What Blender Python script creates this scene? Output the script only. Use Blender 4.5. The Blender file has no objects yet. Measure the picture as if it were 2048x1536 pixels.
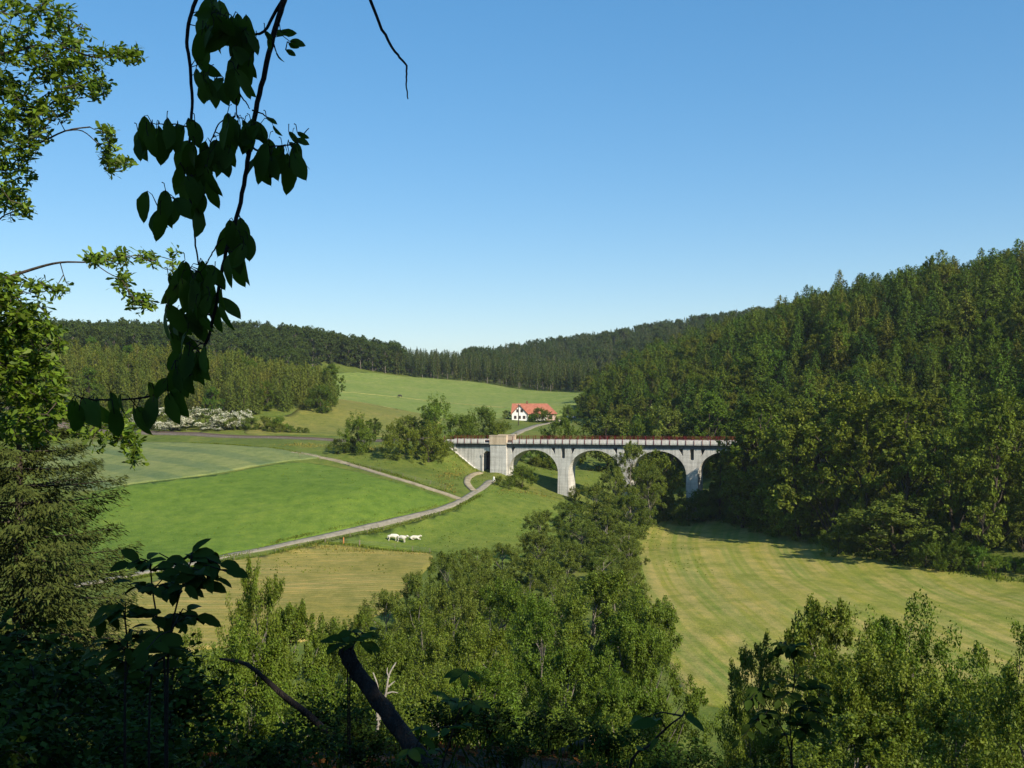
import bpy, bmesh, math, random
import numpy as np
from mathutils import Vector, Matrix

# ------------------------------------------------------------------ camera, sky, sun, exposure
SC = bpy.context.scene
F, CX, HY = 2100.0, 1024.0, 790.0          # focal length in photo pixels, principal column, horizon row (photo 2048 x 1536)
HAZE = 0.00006
cam_d = bpy.data.cameras.new('camera')
cam_d.sensor_width = 36.0
cam_d.lens = 36.0 * F / 2048.0
cam_d.shift_y = (HY - 768.0) / 2048.0
cam_d.clip_start = 0.05
cam_d.clip_end = 20000.0
cam = bpy.data.objects.new('camera', cam_d)
SC.collection.objects.link(cam)
cam.location = (0, 0, 0)
cam.rotation_euler = (math.radians(90), 0, 0)
SC.camera = cam

SUN_EL = math.radians(36.0)
SUN_AZ = math.atan2(0.65, -0.76)            # clockwise from +Y
SUN_DIR = Vector((math.sin(SUN_AZ) * math.cos(SUN_EL), math.cos(SUN_AZ) * math.cos(SUN_EL), math.sin(SUN_EL)))
world = bpy.data.worlds.new('World')
SC.world = world
world.use_nodes = True
wn = world.node_tree.nodes
wl = world.node_tree.links
bg = wn['Background']
sky = wn.new('ShaderNodeTexSky')
sky.sky_type = 'NISHITA'
sky.sun_disc = False
sky.sun_elevation = SUN_EL
sky.sun_rotation = SUN_AZ
sky.altitude = 300
sky.air_density = 1.0
sky.dust_density = 0.35
sky.ozone_density = 4.0
hs = wn.new('ShaderNodeHueSaturation'); hs.inputs['Saturation'].default_value = 1.62; hs.inputs['Value'].default_value = 1.5
gm = wn.new('ShaderNodeGamma'); gm.inputs['Gamma'].default_value = 0.6
wl.new(sky.outputs['Color'], gm.inputs['Color']); wl.new(gm.outputs['Color'], hs.inputs['Color']); wl.new(hs.outputs['Color'], bg.inputs['Color'])
bg.inputs['Strength'].default_value = 0.14
sun_d = bpy.data.lights.new('sun', 'SUN')
sun_d.energy = 5.0
sun_d.angle = math.radians(0.5)
sun_d.color = (1.0, 0.91, 0.75)
sun = bpy.data.objects.new('sun', sun_d)
SC.collection.objects.link(sun)
sun.rotation_euler = (-SUN_DIR).to_track_quat('-Z', 'Y').to_euler()
sun.location = (60, -60, 80)
SC.view_settings.view_transform = 'Standard'
SC.view_settings.look = 'None'
SC.view_settings.gamma = 1.0
SC.view_settings.exposure = 0.5
SC.cycles.max_bounces = 6
SC.cycles.diffuse_bounces = 3
SC.cycles.glossy_bounces = 2
SC.cycles.transmission_bounces = 3
SC.cycles.transparent_max_bounces = 4
SC.cycles.caustics_reflective = False
SC.cycles.caustics_refractive = False

# ------------------------------------------------------------------ helpers
COL = SC.collection
R = np.random.default_rng(7)


def tag(o, label=None, cat=None, group=None, kind=None):
    if label: o['label'] = label
    if cat: o['category'] = cat
    if group: o['group'] = group
    if kind: o['kind'] = kind
    return o


def link(name, data, parent=None, mat=None, loc=None):
    o = bpy.data.objects.new(name, data)
    COL.objects.link(o)
    if mat is not None and data is not None and not data.materials:
        for m in (mat if isinstance(mat, (list, tuple)) else [mat]):
            data.materials.append(m)
    if parent is not None: o.parent = parent
    if loc is not None: o.location = loc
    return o


def mesh_np(name, verts, faces, smooth=False, matidx=None):
    """verts (N,3), faces (M,k) -> mesh"""
    me = bpy.data.meshes.new(name)
    verts = np.asarray(verts, np.float32); faces = np.asarray(faces, np.int32)
    m, k = faces.shape
    me.vertices.add(len(verts)); me.vertices.foreach_set('co', verts.ravel())
    me.loops.add(m * k); me.loops.foreach_set('vertex_index', faces.ravel())
    me.polygons.add(m)
    me.polygons.foreach_set('loop_start', np.arange(0, m * k, k, dtype=np.int32))
    me.polygons.foreach_set('loop_total', np.full(m, k, np.int32))
    if smooth: me.polygons.foreach_set('use_smooth', np.ones(m, bool))
    if matidx is not None: me.polygons.foreach_set('material_index', np.asarray(matidx, np.int32))
    me.update(calc_edges=True)
    return me


class MB:
    """collects quads / polygons into one mesh"""
    def __init__(s): s.v = []; s.f = []; s.mi = []; s.cur = 0
    def poly(s, pts):
        n = len(s.v); s.v += [tuple(p) for p in pts]; s.f.append(list(range(n, n + len(pts)))); s.mi.append(s.cur)
    def box(s, x0, x1, y0, y1, z0, z1):
        p = [(x0,y0,z0),(x1,y0,z0),(x1,y1,z0),(x0,y1,z0),(x0,y0,z1),(x1,y0,z1),(x1,y1,z1),(x0,y1,z1)]
        n = len(s.v); s.v += p
        for q in ((0,3,2,1),(4,5,6,7),(0,1,5,4),(1,2,6,5),(2,3,7,6),(3,0,4,7)):
            s.f.append([n + i for i in q]); s.mi.append(s.cur)
    def prism(s, prof, w0, w1):
        """prof: list of (u,z); extruded along w (second axis)"""
        n = len(s.v); k = len(prof)
        s.v += [(u, w0, z) for u, z in prof] + [(u, w1, z) for u, z in prof]
        s.f.append([n + i for i in range(k)]); s.f.append([n + k + i for i in reversed(range(k))])
        for i in range(k):
            j = (i + 1) % k
            s.f.append([n + j, n + i, n + k + i, n + k + j])
        s.mi += [s.cur] * (k + 2)
    def tube(s, pts, rad, sides=6, cap=True):
        v, f = tube_np(pts, rad, sides)
        n = len(s.v); s.v += [tuple(p) for p in v]
        for q in f: s.f.append([n + i for i in q]); s.mi.append(s.cur)
        if cap:
            s.f.append([n + i for i in reversed(range(sides))]); s.mi.append(s.cur)
            m = n + (len(pts) - 1) * sides
            s.f.append([m + i for i in range(sides)]); s.mi.append(s.cur)
    def mesh(s, name, smooth=False, fix=True):
        me = bpy.data.meshes.new(name)
        me.from_pydata(s.v, [], s.f)
        me.polygons.foreach_set('material_index', np.asarray(s.mi, np.int32))
        if fix:
            bm = bmesh.new(); bm.from_mesh(me)
            bmesh.ops.recalc_face_normals(bm, faces=bm.faces)
            bm.to_mesh(me); bm.free()
        if smooth: me.polygons.foreach_set('use_smooth', np.ones(len(me.polygons), bool))
        me.update()
        return me


def tube_np(pts, rad, sides=6):
    P = np.asarray(pts, float); n = len(P)
    rad = np.broadcast_to(np.asarray(rad, float), (n,))
    T = np.gradient(P, axis=0); T /= np.linalg.norm(T, axis=1, keepdims=True) + 1e-9
    ref = np.array([0.31, 0.17, 0.93]) if abs(T[0, 2]) < 0.9 else np.array([0.95, 0.2, 0.1])
    A = np.cross(T, ref); A /= np.linalg.norm(A, axis=1, keepdims=True) + 1e-9
    B = np.cross(T, A)
    th = np.arange(sides) * 2 * np.pi / sides
    V = P[:, None, :] + rad[:, None, None] * (np.cos(th)[None, :, None] * A[:, None, :] + np.sin(th)[None, :, None] * B[:, None, :])
    f = []
    for i in range(n - 1):
        for j in range(sides):
            k = (j + 1) % sides
            f.append([i * sides + j, i * sides + k, (i + 1) * sides + k, (i + 1) * sides + j])
    return V.reshape(-1, 3), np.array(f)


def tubes_mesh(name, tubes, smooth=True):
    V = []; Fs = []; n = 0
    for pts, rad, sides in tubes:
        v, f = tube_np(pts, rad, sides)
        V.append(v); Fs.append(f + n); n += len(v)
    return mesh_np(name, np.vstack(V), np.vstack(Fs), smooth)


def norm(a): return a / (np.linalg.norm(a, axis=-1, keepdims=True) + 1e-9)


def leaf_quads(c, nrm, d, size, wid=0.3, fold=0.06):
    """rhombic leaves; c,nrm,d (N,3), size (N,)"""
    nrm = norm(nrm); d = norm(d - nrm * np.sum(d * nrm, axis=1, keepdims=True)); b = np.cross(nrm, d)
    s = size[:, None]
    v = np.stack([c - d * s * 0.5, c + b * s * wid - d * s * 0.06 + nrm * s * fold, c + d * s * 0.5, c - b * s * wid - d * s * 0.06 + nrm * s * fold], axis=1)
    n = len(c)
    return v.reshape(-1, 3), np.arange(4 * n).reshape(n, 4)


# value noise (for terrain and outlines)
def vnoise(x, y, seed=0):
    x = np.asarray(x, float); y = np.asarray(y, float)
    xi = np.floor(x).astype(np.int64); yi = np.floor(y).astype(np.int64)
    fx = x - xi; fy = y - yi
    fx = fx * fx * (3 - 2 * fx); fy = fy * fy * (3 - 2 * fy)
    def h(a, b):
        v = (a * 374761393 + b * 668265263 + seed * 974634777) & 0x7fffffff
        v = ((v ^ (v >> 13)) * 1274126177) & 0x7fffffff
        return ((v ^ (v >> 16)) & 0xffff) / 65535.0 - 0.5
    return (h(xi, yi) * (1 - fx) + h(xi + 1, yi) * fx) * (1 - fy) + (h(xi, yi + 1) * (1 - fx) + h(xi + 1, yi + 1) * fx) * fy


# ------------------------------------------------------------------ materials
def newmat(name):
    m = bpy.data.materials.new(name); m.use_nodes = True
    nt = m.node_tree
    for n in list(nt.nodes):
        if n.type != 'OUTPUT_MATERIAL': nt.nodes.remove(n)
    return m, nt, nt.nodes['Material Output'] if 'Material Output' in nt.nodes else [n for n in nt.nodes if n.type == 'OUTPUT_MATERIAL'][0]


def ramp(nt, stops, src=None, interp='LINEAR'):
    r = nt.nodes.new('ShaderNodeValToRGB'); r.color_ramp.interpolation = interp
    el = r.color_ramp.elements
    while len(el) < len(stops): el.new(0.5)
    for e, (p, c) in zip(el, stops):
        e.position = p; e.color = (c[0], c[1], c[2], 1)
    if src is not None: nt.links.new(src, r.inputs['Fac'])
    return r


def noise(nt, vec, scale, detail=3, rough=0.55, dist=0.0):
    n = nt.nodes.new('ShaderNodeTexNoise')
    n.inputs['Scale'].default_value = scale; n.inputs['Detail'].default_value = detail
    n.inputs['Roughness'].default_value = rough; n.inputs['Distortion'].default_value = dist
    if vec is not None: nt.links.new(vec, n.inputs['Vector'])
    return n


def mixc(nt, a, b, fac, mode='MIX'):
    m = nt.nodes.new('ShaderNodeMix'); m.data_type = 'RGBA'; m.blend_type = mode
    for sock, v in ((m.inputs[6], a), (m.inputs[7], b), (m.inputs[0], fac)):
        if hasattr(v, 'is_output'): nt.links.new(v, sock)
        elif isinstance(v, (int, float)): sock.default_value = v
        else: sock.default_value = (v[0], v[1], v[2], 1)
    return m.outputs[2]


def mapping(nt, coord='Object', scale=(1, 1, 1), rot=(0, 0, 0)):
    tc = nt.nodes.new('ShaderNodeTexCoord'); mp = nt.nodes.new('ShaderNodeMapping')
    mp.inputs['Scale'].default_value = scale; mp.inputs['Rotation'].default_value = rot
    nt.links.new(tc.outputs[coord], mp.inputs['Vector'])
    return mp.outputs['Vector']


def leaf_mat(name, cols, transl=0.3, rough=0.55, spec=0.25, island=0.35):
    cols = [(c[0], c[1], c[2] * (0.6 if c[1] < 0.3 else 1)) for c in cols]; spec *= 0.5; transl *= 0.8
    """cols: ramp colours walked by the object's random number; leaves vary one by one"""
    m, nt, out = newmat(name)
    oi = nt.nodes.new('ShaderNodeObjectInfo')
    r = ramp(nt, [(i / max(1, len(cols) - 1), c) for i, c in enumerate(cols)], oi.outputs['Random'])
    geo = nt.nodes.new('ShaderNodeNewGeometry')
    mr = nt.nodes.new('ShaderNodeMapRange')
    mr.inputs['To Min'].default_value = 1 - island; mr.inputs['To Max'].default_value = 1 + island
    nt.links.new(geo.outputs['Random Per Island'], mr.inputs['Value'])
    hsv = nt.nodes.new('ShaderNodeHueSaturation')
    nt.links.new(r.outputs['Color'], hsv.inputs['Color']); nt.links.new(mr.outputs['Result'], hsv.inputs['Value'])
    mh = nt.nodes.new('ShaderNodeMapRange')
    mh.inputs['To Min'].default_value = 0.488; mh.inputs['To Max'].default_value = 0.512
    mul = nt.nodes.new('ShaderNodeMath'); mul.operation = 'FRACT'
    m7 = nt.nodes.new('ShaderNodeMath'); m7.operation = 'MULTIPLY'; m7.inputs[1].default_value = 7.31
    nt.links.new(geo.outputs['Random Per Island'], m7.inputs[0]); nt.links.new(m7.outputs[0], mul.inputs[0])
    nt.links.new(mul.outputs[0], mh.inputs['Value']); nt.links.new(mh.outputs['Result'], hsv.inputs['Hue'])
    p = nt.nodes.new('ShaderNodeBsdfPrincipled')
    p.inputs['Roughness'].default_value = rough; p.inputs['Specular IOR Level'].default_value = spec
    nt.links.new(hsv.outputs['Color'], p.inputs['Base Color'])
    t = nt.nodes.new('ShaderNodeBsdfTranslucent')
    br = mixc(nt, hsv.outputs['Color'], (1.25, 1.25, 0.5), 1.0, 'MULTIPLY')
    nt.links.new(br, t.inputs['Color'])
    mx = nt.nodes.new('ShaderNodeMixShader'); mx.inputs['Fac'].default_value = transl
    nt.links.new(p.outputs[0], mx.inputs[1]); nt.links.new(t.outputs[0], mx.inputs[2])
    nt.links.new(mx.outputs[0], out.inputs['Surface'])
    return m


def surf_mat(name, stops, scale=1.0, detail=4, rough=0.85, bump=0.0, bscale=None, coord='Object', mscale=(1, 1, 1), spec=0.2, extra=None):
    m, nt, out = newmat(name)
    v = mapping(nt, coord, mscale)
    n = noise(nt, v, scale, detail)
    c = ramp(nt, stops, n.outputs['Fac']).outputs['Color']
    if extra: c = extra(nt, c)
    p = nt.nodes.new('ShaderNodeBsdfPrincipled')
    p.inputs['Roughness'].default_value = rough; p.inputs['Specular IOR Level'].default_value = spec
    nt.links.new(c, p.inputs['Base Color'])
    if bump:
        b = nt.nodes.new('ShaderNodeBump'); b.inputs['Strength'].default_value = bump; b.inputs['Distance'].default_value = 0.1
        nb = noise(nt, mapping(nt, coord, mscale), bscale or scale * 4, 5)
        nt.links.new(nb.outputs['Fac'], b.inputs['Height']); nt.links.new(b.outputs[0], p.inputs['Normal'])
    nt.links.new(p.outputs[0], out.inputs['Surface'])
    return m


def grass_mat(name, base, dark, dry, stripes=None, tram=None):
    base, dark, dry = [(c[0], c[1], c[2] * 0.78) for c in (base, dark, dry)]
    """field surface: broad patches, fine tuft grain, optional mowing swaths"""
    m, nt, out = newmat(name)
    v = mapping(nt)
    big = noise(nt, v, 0.035, 4, 0.6)
    fine = noise(nt, v, 0.9, 5, 0.7)
    tuft = noise(nt, v, 4.0, 3, 0.7)
    c = ramp(nt, [(0.3, dark), (0.5, base), (0.72, dry)], big.outputs['Fac']).outputs['Color']
    c2 = ramp(nt, [(0.28, dark), (0.5, base), (0.75, dry)], fine.outputs['Fac']).outputs['Color']
    c = mixc(nt, c, c2, 0.5)
    if stripes:
        for (ang, sc, dist, col, amt) in stripes:
            wv = nt.nodes.new('ShaderNodeTexWave')
            if isinstance(ang, tuple):           # swaths mown round the field
                vv = mapping(nt); vv.node.inputs['Location'].default_value = (-ang[0], -ang[1] * 0.42, 0); vv.node.inputs['Scale'].default_value = (1, 0.42, 0)
                wv.wave_type = 'RINGS'; wv.rings_direction = 'Z'
            else:
                vv = mapping(nt, 'Object', (1, 1, 1), (0, 0, ang)); wv.wave_type = 'BANDS'; wv.bands_direction = 'X'
            wv.inputs['Scale'].default_value = sc; wv.inputs['Distortion'].default_value = dist
            wv.inputs['Detail'].default_value = 3; wv.inputs['Detail Scale'].default_value = 0.25
            nt.links.new(vv, wv.inputs['Vector'])
            pn = noise(nt, v, 0.07, 3)
            f = ramp(nt, [(0.5, (0, 0, 0)), (0.74, (1, 1, 1))], wv.outputs['Fac']).outputs['Color']
            g = ramp(nt, [(0.35, (0.15,) * 3), (0.65, (1, 1, 1))], pn.outputs['Fac']).outputs['Color']
            mu = mixc(nt, f, g, 1.0, 'MULTIPLY')
            ml = nt.nodes.new('ShaderNodeMath'); ml.operation = 'MULTIPLY'; ml.inputs[1].default_value = amt
            nt.links.new(mu, ml.inputs[0])
            c = mixc(nt, c, col, ml.outputs[0])
    mid = noise(nt, v, 0.28, 5, 0.75)
    c = mixc(nt, c, ramp(nt, [(0.32, (0.68, 0.76, 0.66)), (0.5, (1, 1, 1)), (0.68, (1.28, 1.17, 1.12))], mid.outputs['Fac']).outputs['Color'], 1.0, 'MULTIPLY')
    tf = ramp(nt, [(0.25, (0.66,) * 3), (0.75, (1.28,) * 3)], tuft.outputs['Fac']).outputs['Color']
    c = mixc(nt, c, tf, 1.0, 'MULTIPLY')
    p = nt.nodes.new('ShaderNodeBsdfPrincipled')
    p.inputs['Roughness'].default_value = 0.9; p.inputs['Specular IOR Level'].default_value = 0.1
    nt.links.new(c, p.inputs['Base Color'])
    b = nt.nodes.new('ShaderNodeBump'); b.inputs['Strength'].default_value = 0.6; b.inputs['Distance'].default_value = 0.25
    bn = noise(nt, v, 1.6, 6, 0.7)
    nt.links.new(bn.outputs['Fac'], b.inputs['Height']); nt.links.new(b.outputs[0], p.inputs['Normal'])
    nt.links.new(p.outputs[0], out.inputs['Surface'])
    return m


def plain_mat(name, col, rough=0.6, spec=0.3, metal=0.0, var=0.15, scale=3.0):
    lo = tuple(c * (1 - var) for c in col); hi = tuple(min(1, c * (1 + var)) for c in col)
    return surf_mat(name, [(0.3, lo), (0.7, hi)], scale=scale, rough=rough, spec=spec)


def concrete_mat(name, lo, hi, stain):
    m, nt, out = newmat(name)
    v = mapping(nt)
    n1 = noise(nt, v, 0.35, 6, 0.65)
    c = ramp(nt, [(0.3, lo), (0.7, hi)], n1.outputs['Fac']).outputs['Color']
    vs = mapping(nt, 'Object', (1.3, 1.3, 0.12))
    n2 = noise(nt, vs, 1.0, 4, 0.6)
    f = ramp(nt, [(0.45, (0, 0, 0)), (0.68, (0.8,) * 3)], n2.outputs['Fac']).outputs['Color']
    c = mixc(nt, c, stain, f)
    # board-marked courses
    vz = mapping(nt, 'Object', (0.02, 0.02, 1.0))
    n3 = noise(nt, vz, 1.6, 2)
    c = mixc(nt, c, ramp(nt, [(0.3, (0.86,) * 3), (0.7, (1.08,) * 3)], n3.outputs['Fac']).outputs['Color'], 1.0, 'MULTIPLY')
    n4 = noise(nt, v, 5.0, 3)
    c = mixc(nt, c, ramp(nt, [(0.3, (0.88,) * 3), (0.7, (1.1,) * 3)], n4.outputs['Fac']).outputs['Color'], 1.0, 'MULTIPLY')
    p = nt.nodes.new('ShaderNodeBsdfPrincipled'); p.inputs['Roughness'].default_value = 0.9; p.inputs['Specular IOR Level'].default_value = 0.15
    nt.links.new(c, p.inputs['Base Color'])
    b = nt.nodes.new('ShaderNodeBump'); b.inputs['Strength'].default_value = 0.4; b.inputs['Distance'].default_value = 0.1
    nt.links.new(n4.outputs['Fac'], b.inputs['Height']); nt.links.new(b.outputs[0], p.inputs['Normal'])
    nt.links.new(p.outputs[0], out.inputs['Surface'])
    return m


M = {}
M['ground'] = grass_mat('rough_grass', (0.105, 0.138, 0.03), (0.07, 0.104, 0.02), (0.175, 0.16, 0.05))
M['pasture'] = grass_mat('pasture_grass', (0.112, 0.155, 0.03), (0.082, 0.13, 0.022), (0.165, 0.18, 0.045))
M['green_field'] = grass_mat('young_grass', (0.10, 0.16, 0.026), (0.085, 0.142, 0.022), (0.128, 0.178, 0.034),
                             [(1.2, 0.10, 1.2, (0.085, 0.135, 0.025), 0.35)])
M['crop'] = grass_mat('young_cereal', (0.165, 0.195, 0.083), (0.135, 0.17, 0.07), (0.195, 0.21, 0.095),
                      [(-0.75, 0.022, 0.3, (0.085, 0.13, 0.055), 0.8)])
M['meadow'] = grass_mat('mown_meadow', (0.195, 0.205, 0.042), (0.15, 0.185, 0.034), (0.27, 0.225, 0.066),
                        [((112, 178), 0.075, 1.5, (0.33, 0.275, 0.09), 0.7), ((112, 178), 0.030, 2.5, (0.115, 0.175, 0.03), 0.65), ((112, 178), 0.19, 1.0, (0.31, 0.26, 0.08), 0.5), (0.15, 0.05, 2.0, (0.29, 0.245, 0.08), 0.35)])
M['hay'] = grass_mat('cut_hay_stubble', (0.225, 0.195, 0.052), (0.165, 0.165, 0.042), (0.30, 0.235, 0.085),
                     [(1.35, 0.16, 1.5, (0.37, 0.28, 0.11), 0.6), (1.45, 0.07, 2, (0.17, 0.185, 0.045), 0.5)])
M['far_field'] = grass_mat('upland_grass', (0.15, 0.205, 0.052), (0.125, 0.18, 0.045), (0.20, 0.225, 0.07),
                           [(1.35, 0.035, 2, (0.25, 0.25, 0.09), 0.55)])
M['straw'] = grass_mat('straw_strip', (0.27, 0.265, 0.105), (0.22, 0.23, 0.085), (0.31, 0.29, 0.12))
M['brown_field'] = grass_mat('dry_slope_grass', (0.16, 0.165, 0.045), (0.11, 0.135, 0.035), (0.24, 0.19, 0.07))
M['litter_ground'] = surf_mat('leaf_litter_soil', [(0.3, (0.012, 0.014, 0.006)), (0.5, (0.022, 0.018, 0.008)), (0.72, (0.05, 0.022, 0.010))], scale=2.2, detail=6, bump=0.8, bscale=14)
M['gravel'] = surf_mat('gravel_track', [(0.3, (0.16, 0.145, 0.105)), (0.7, (0.28, 0.25, 0.19))], scale=0.8, detail=6, bump=0.3, bscale=6)
M['dirt'] = surf_mat('dirt_path', [(0.3, (0.20, 0.165, 0.10)), (0.7, (0.36, 0.30, 0.20))], scale=0.6, detail=6, bump=0.3, bscale=6)
M['ballast'] = surf_mat('track_ballast', [(0.3, (0.09, 0.075, 0.06)), (0.7, (0.19, 0.16, 0.13))], scale=3, detail=5, bump=0.6, bscale=10)
M['rail'] = plain_mat('rusty_rail', (0.16, 0.09, 0.06), 0.5)
M['concrete'] = concrete_mat('weathered_concrete', (0.50, 0.475, 0.425), (0.70, 0.67, 0.60), (0.30, 0.28, 0.245))
M['concrete_tan'] = concrete_mat('sandstone_block', (0.56, 0.43, 0.29), (0.72, 0.58, 0.41), (0.40, 0.30, 0.20))
M['fascia_shade'] = concrete_mat('fascia_painted_shade', (0.11, 0.115, 0.12), (0.17, 0.175, 0.18), (0.06, 0.065, 0.07))  # concrete darkened to paint in the shadow under the deck overhang
M['panel'] = concrete_mat('pale_panel', (0.68, 0.64, 0.57), (0.80, 0.76, 0.69), (0.50, 0.46, 0.40))
M['underpass_shade'] = plain_mat('painted_underpass_shade', (0.02, 0.019, 0.018), 0.9, 0.1)  # near-black colour that paints the shade inside the underpass
M['red'] = plain_mat('red_railing_paint', (0.15, 0.014, 0.014), 0.6)
M['bark'] = surf_mat('bark', [(0.3, (0.035, 0.028, 0.02)), (0.7, (0.09, 0.07, 0.05))], scale=2.0, detail=6, bump=0.8, bscale=9, mscale=(1, 1, 0.25))
M['bark_dark'] = surf_mat('dark_bark', [(0.3, (0.012, 0.009, 0.007)), (0.7, (0.032, 0.024, 0.018))], scale=9.0, detail=6, bump=0.9, bscale=30, mscale=(1, 1, 0.3))
M['bark_pale'] = surf_mat('pale_bark', [(0.3, (0.18, 0.155, 0.12)), (0.7, (0.42, 0.38, 0.31))], scale=1.5, detail=6, bump=0.5, bscale=9)
M['bark_grey'] = surf_mat('grey_bark', [(0.3, (0.10, 0.085, 0.065)), (0.7, (0.24, 0.21, 0.17))], scale=1.5, detail=6, bump=0.5, bscale=9)
M['spruce'] = leaf_mat('spruce_needles', [(0.045, 0.08, 0.018), (0.068, 0.112, 0.02), (0.102, 0.135, 0.026), (0.068, 0.125, 0.022), (0.12, 0.12, 0.03), (0.055, 0.10, 0.022), (0.032, 0.064, 0.02)], 0.22, 0.7, 0.1)
M['young_spruce'] = leaf_mat('young_spruce_needles', [(0.085, 0.118, 0.03), (0.125, 0.15, 0.038), (0.15, 0.15, 0.042), (0.10, 0.14, 0.034), (0.135, 0.155, 0.045)], 0.25, 0.7, 0.1)
M['far_spruce'] = leaf_mat('far_spruce_needles', [(0.045, 0.072, 0.028), (0.06, 0.086, 0.03), (0.08, 0.092, 0.033), (0.05, 0.078, 0.034)], 0.2, 0.7, 0.1)
M['near_spruce'] = leaf_mat('near_spruce_needles', [(0.056, 0.07, 0.024), (0.056, 0.07, 0.024)], 0.2, 0.65, 0.15, 0.45)
M['leaf_mid'] = leaf_mat('beech_leaves', [(0.078, 0.122, 0.019), (0.11, 0.15, 0.022), (0.14, 0.168, 0.028), (0.085, 0.165, 0.024), (0.155, 0.17, 0.034), (0.10, 0.14, 0.022), (0.12, 0.19, 0.028)], 0.38)
M['leaf_far'] = leaf_mat('far_beech_leaves', [(0.05, 0.08, 0.023), (0.066, 0.092, 0.025), (0.06, 0.10, 0.025)], 0.2)
M['leaf_near'] = leaf_mat('aspen_leaves', [(0.10, 0.14, 0.024), (0.122, 0.158, 0.027), (0.094, 0.15, 0.022), (0.135, 0.17, 0.032)], 0.34, 0.5, 0.3, 0.4)
M['leaf_willow'] = leaf_mat('willow_leaves', [(0.118, 0.15, 0.034), (0.135, 0.165, 0.04), (0.105, 0.145, 0.03)], 0.36, 0.5, 0.3, 0.4)
M['leaf_yellow'] = leaf_mat('yellowish_leaves', [(0.125, 0.17, 0.026), (0.14, 0.175, 0.03)], 0.35)
M['leaf_oak'] = leaf_mat('oak_leaves', [(0.11, 0.17, 0.026), (0.11, 0.17, 0.026)], 0.42, 0.45, 0.35, 0.45)
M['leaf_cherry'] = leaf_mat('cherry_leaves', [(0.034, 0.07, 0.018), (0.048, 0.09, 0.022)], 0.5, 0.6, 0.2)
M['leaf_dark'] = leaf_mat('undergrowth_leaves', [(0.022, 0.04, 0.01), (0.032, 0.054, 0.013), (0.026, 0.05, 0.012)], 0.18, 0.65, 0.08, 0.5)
M['blossom'] = leaf_mat('white_blossom', [(0.74, 0.70, 0.54), (0.80, 0.77, 0.64)], 0.2, 0.7, 0.1, 0.25)
M['litter'] = leaf_mat('dry_leaves', [(0.09, 0.032, 0.014), (0.11, 0.042, 0.018)], 0.1, 0.8, 0.1, 0.6)
M['wood_cut'] = surf_mat('fresh_cut_wood', [(0.3, (0.45, 0.22, 0.07)), (0.7, (0.62, 0.36, 0.14))], scale=14, detail=3, rough=0.8)
M['plaster'] = plain_mat('white_plaster', (0.78, 0.77, 0.73), 0.85, 0.1, var=0.06, scale=0.8)
M['plaster_pink'] = plain_mat('pinkish_plaster', (0.62, 0.45, 0.37), 0.85, 0.1, var=0.08, scale=0.8)
M['tile'] = surf_mat('roof_tiles', [(0.3, (0.29, 0.10, 0.06)), (0.7, (0.42, 0.165, 0.10))], scale=0.8, detail=6, rough=0.8, bump=0.4, bscale=6)
M['glass'] = plain_mat('dark_window_glass', (0.03, 0.035, 0.04), 0.15, 0.6)
M['trim'] = plain_mat('brown_timber', (0.17, 0.08, 0.05), 0.7)
M['cow'] = surf_mat('cream_white_hide', [(0.3, (0.46, 0.42, 0.33)), (0.6, (0.64, 0.60, 0.50))], scale=2.0, rough=0.8)
M['cow_dark'] = plain_mat('dark_hide', (0.05, 0.04, 0.035), 0.8)
M['car'] = plain_mat('white_car_paint', (0.78, 0.78, 0.78), 0.25, 0.6, var=0.02)
M['tyre'] = plain_mat('tyre_rubber', (0.02, 0.02, 0.02), 0.9)
M['post'] = plain_mat('weathered_post', (0.20, 0.16, 0.11), 0.9)
M['post_orange'] = plain_mat('orange_post', (0.50, 0.20, 0.06), 0.8)
M['wire'] = plain_mat('galvanised_wire', (0.20, 0.20, 0.19), 0.5)
M['white_stone'] = plain_mat('whitewashed_stone', (0.78, 0.77, 0.72), 0.8)

# ------------------------------------------------------------------ terrain
def cp(px, py, Y): return ((px - CX) / F * Y, Y, (HY - py) / F * Y)


TH = math.radians(25.0)                      # the viaduct runs to the right and towards the viewer
BO = Vector((14.6, 300.0, 0.0))              # foot of the first free pier
BD = Vector((math.cos(TH), -math.sin(TH), 0)); BN = Vector((math.sin(TH), math.cos(TH), 0))
GRAD = 0.012


def bw(u, w): return (BO.x + BD.x * u + BN.x * w, BO.y + BD.y * u + BN.y * w)


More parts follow.
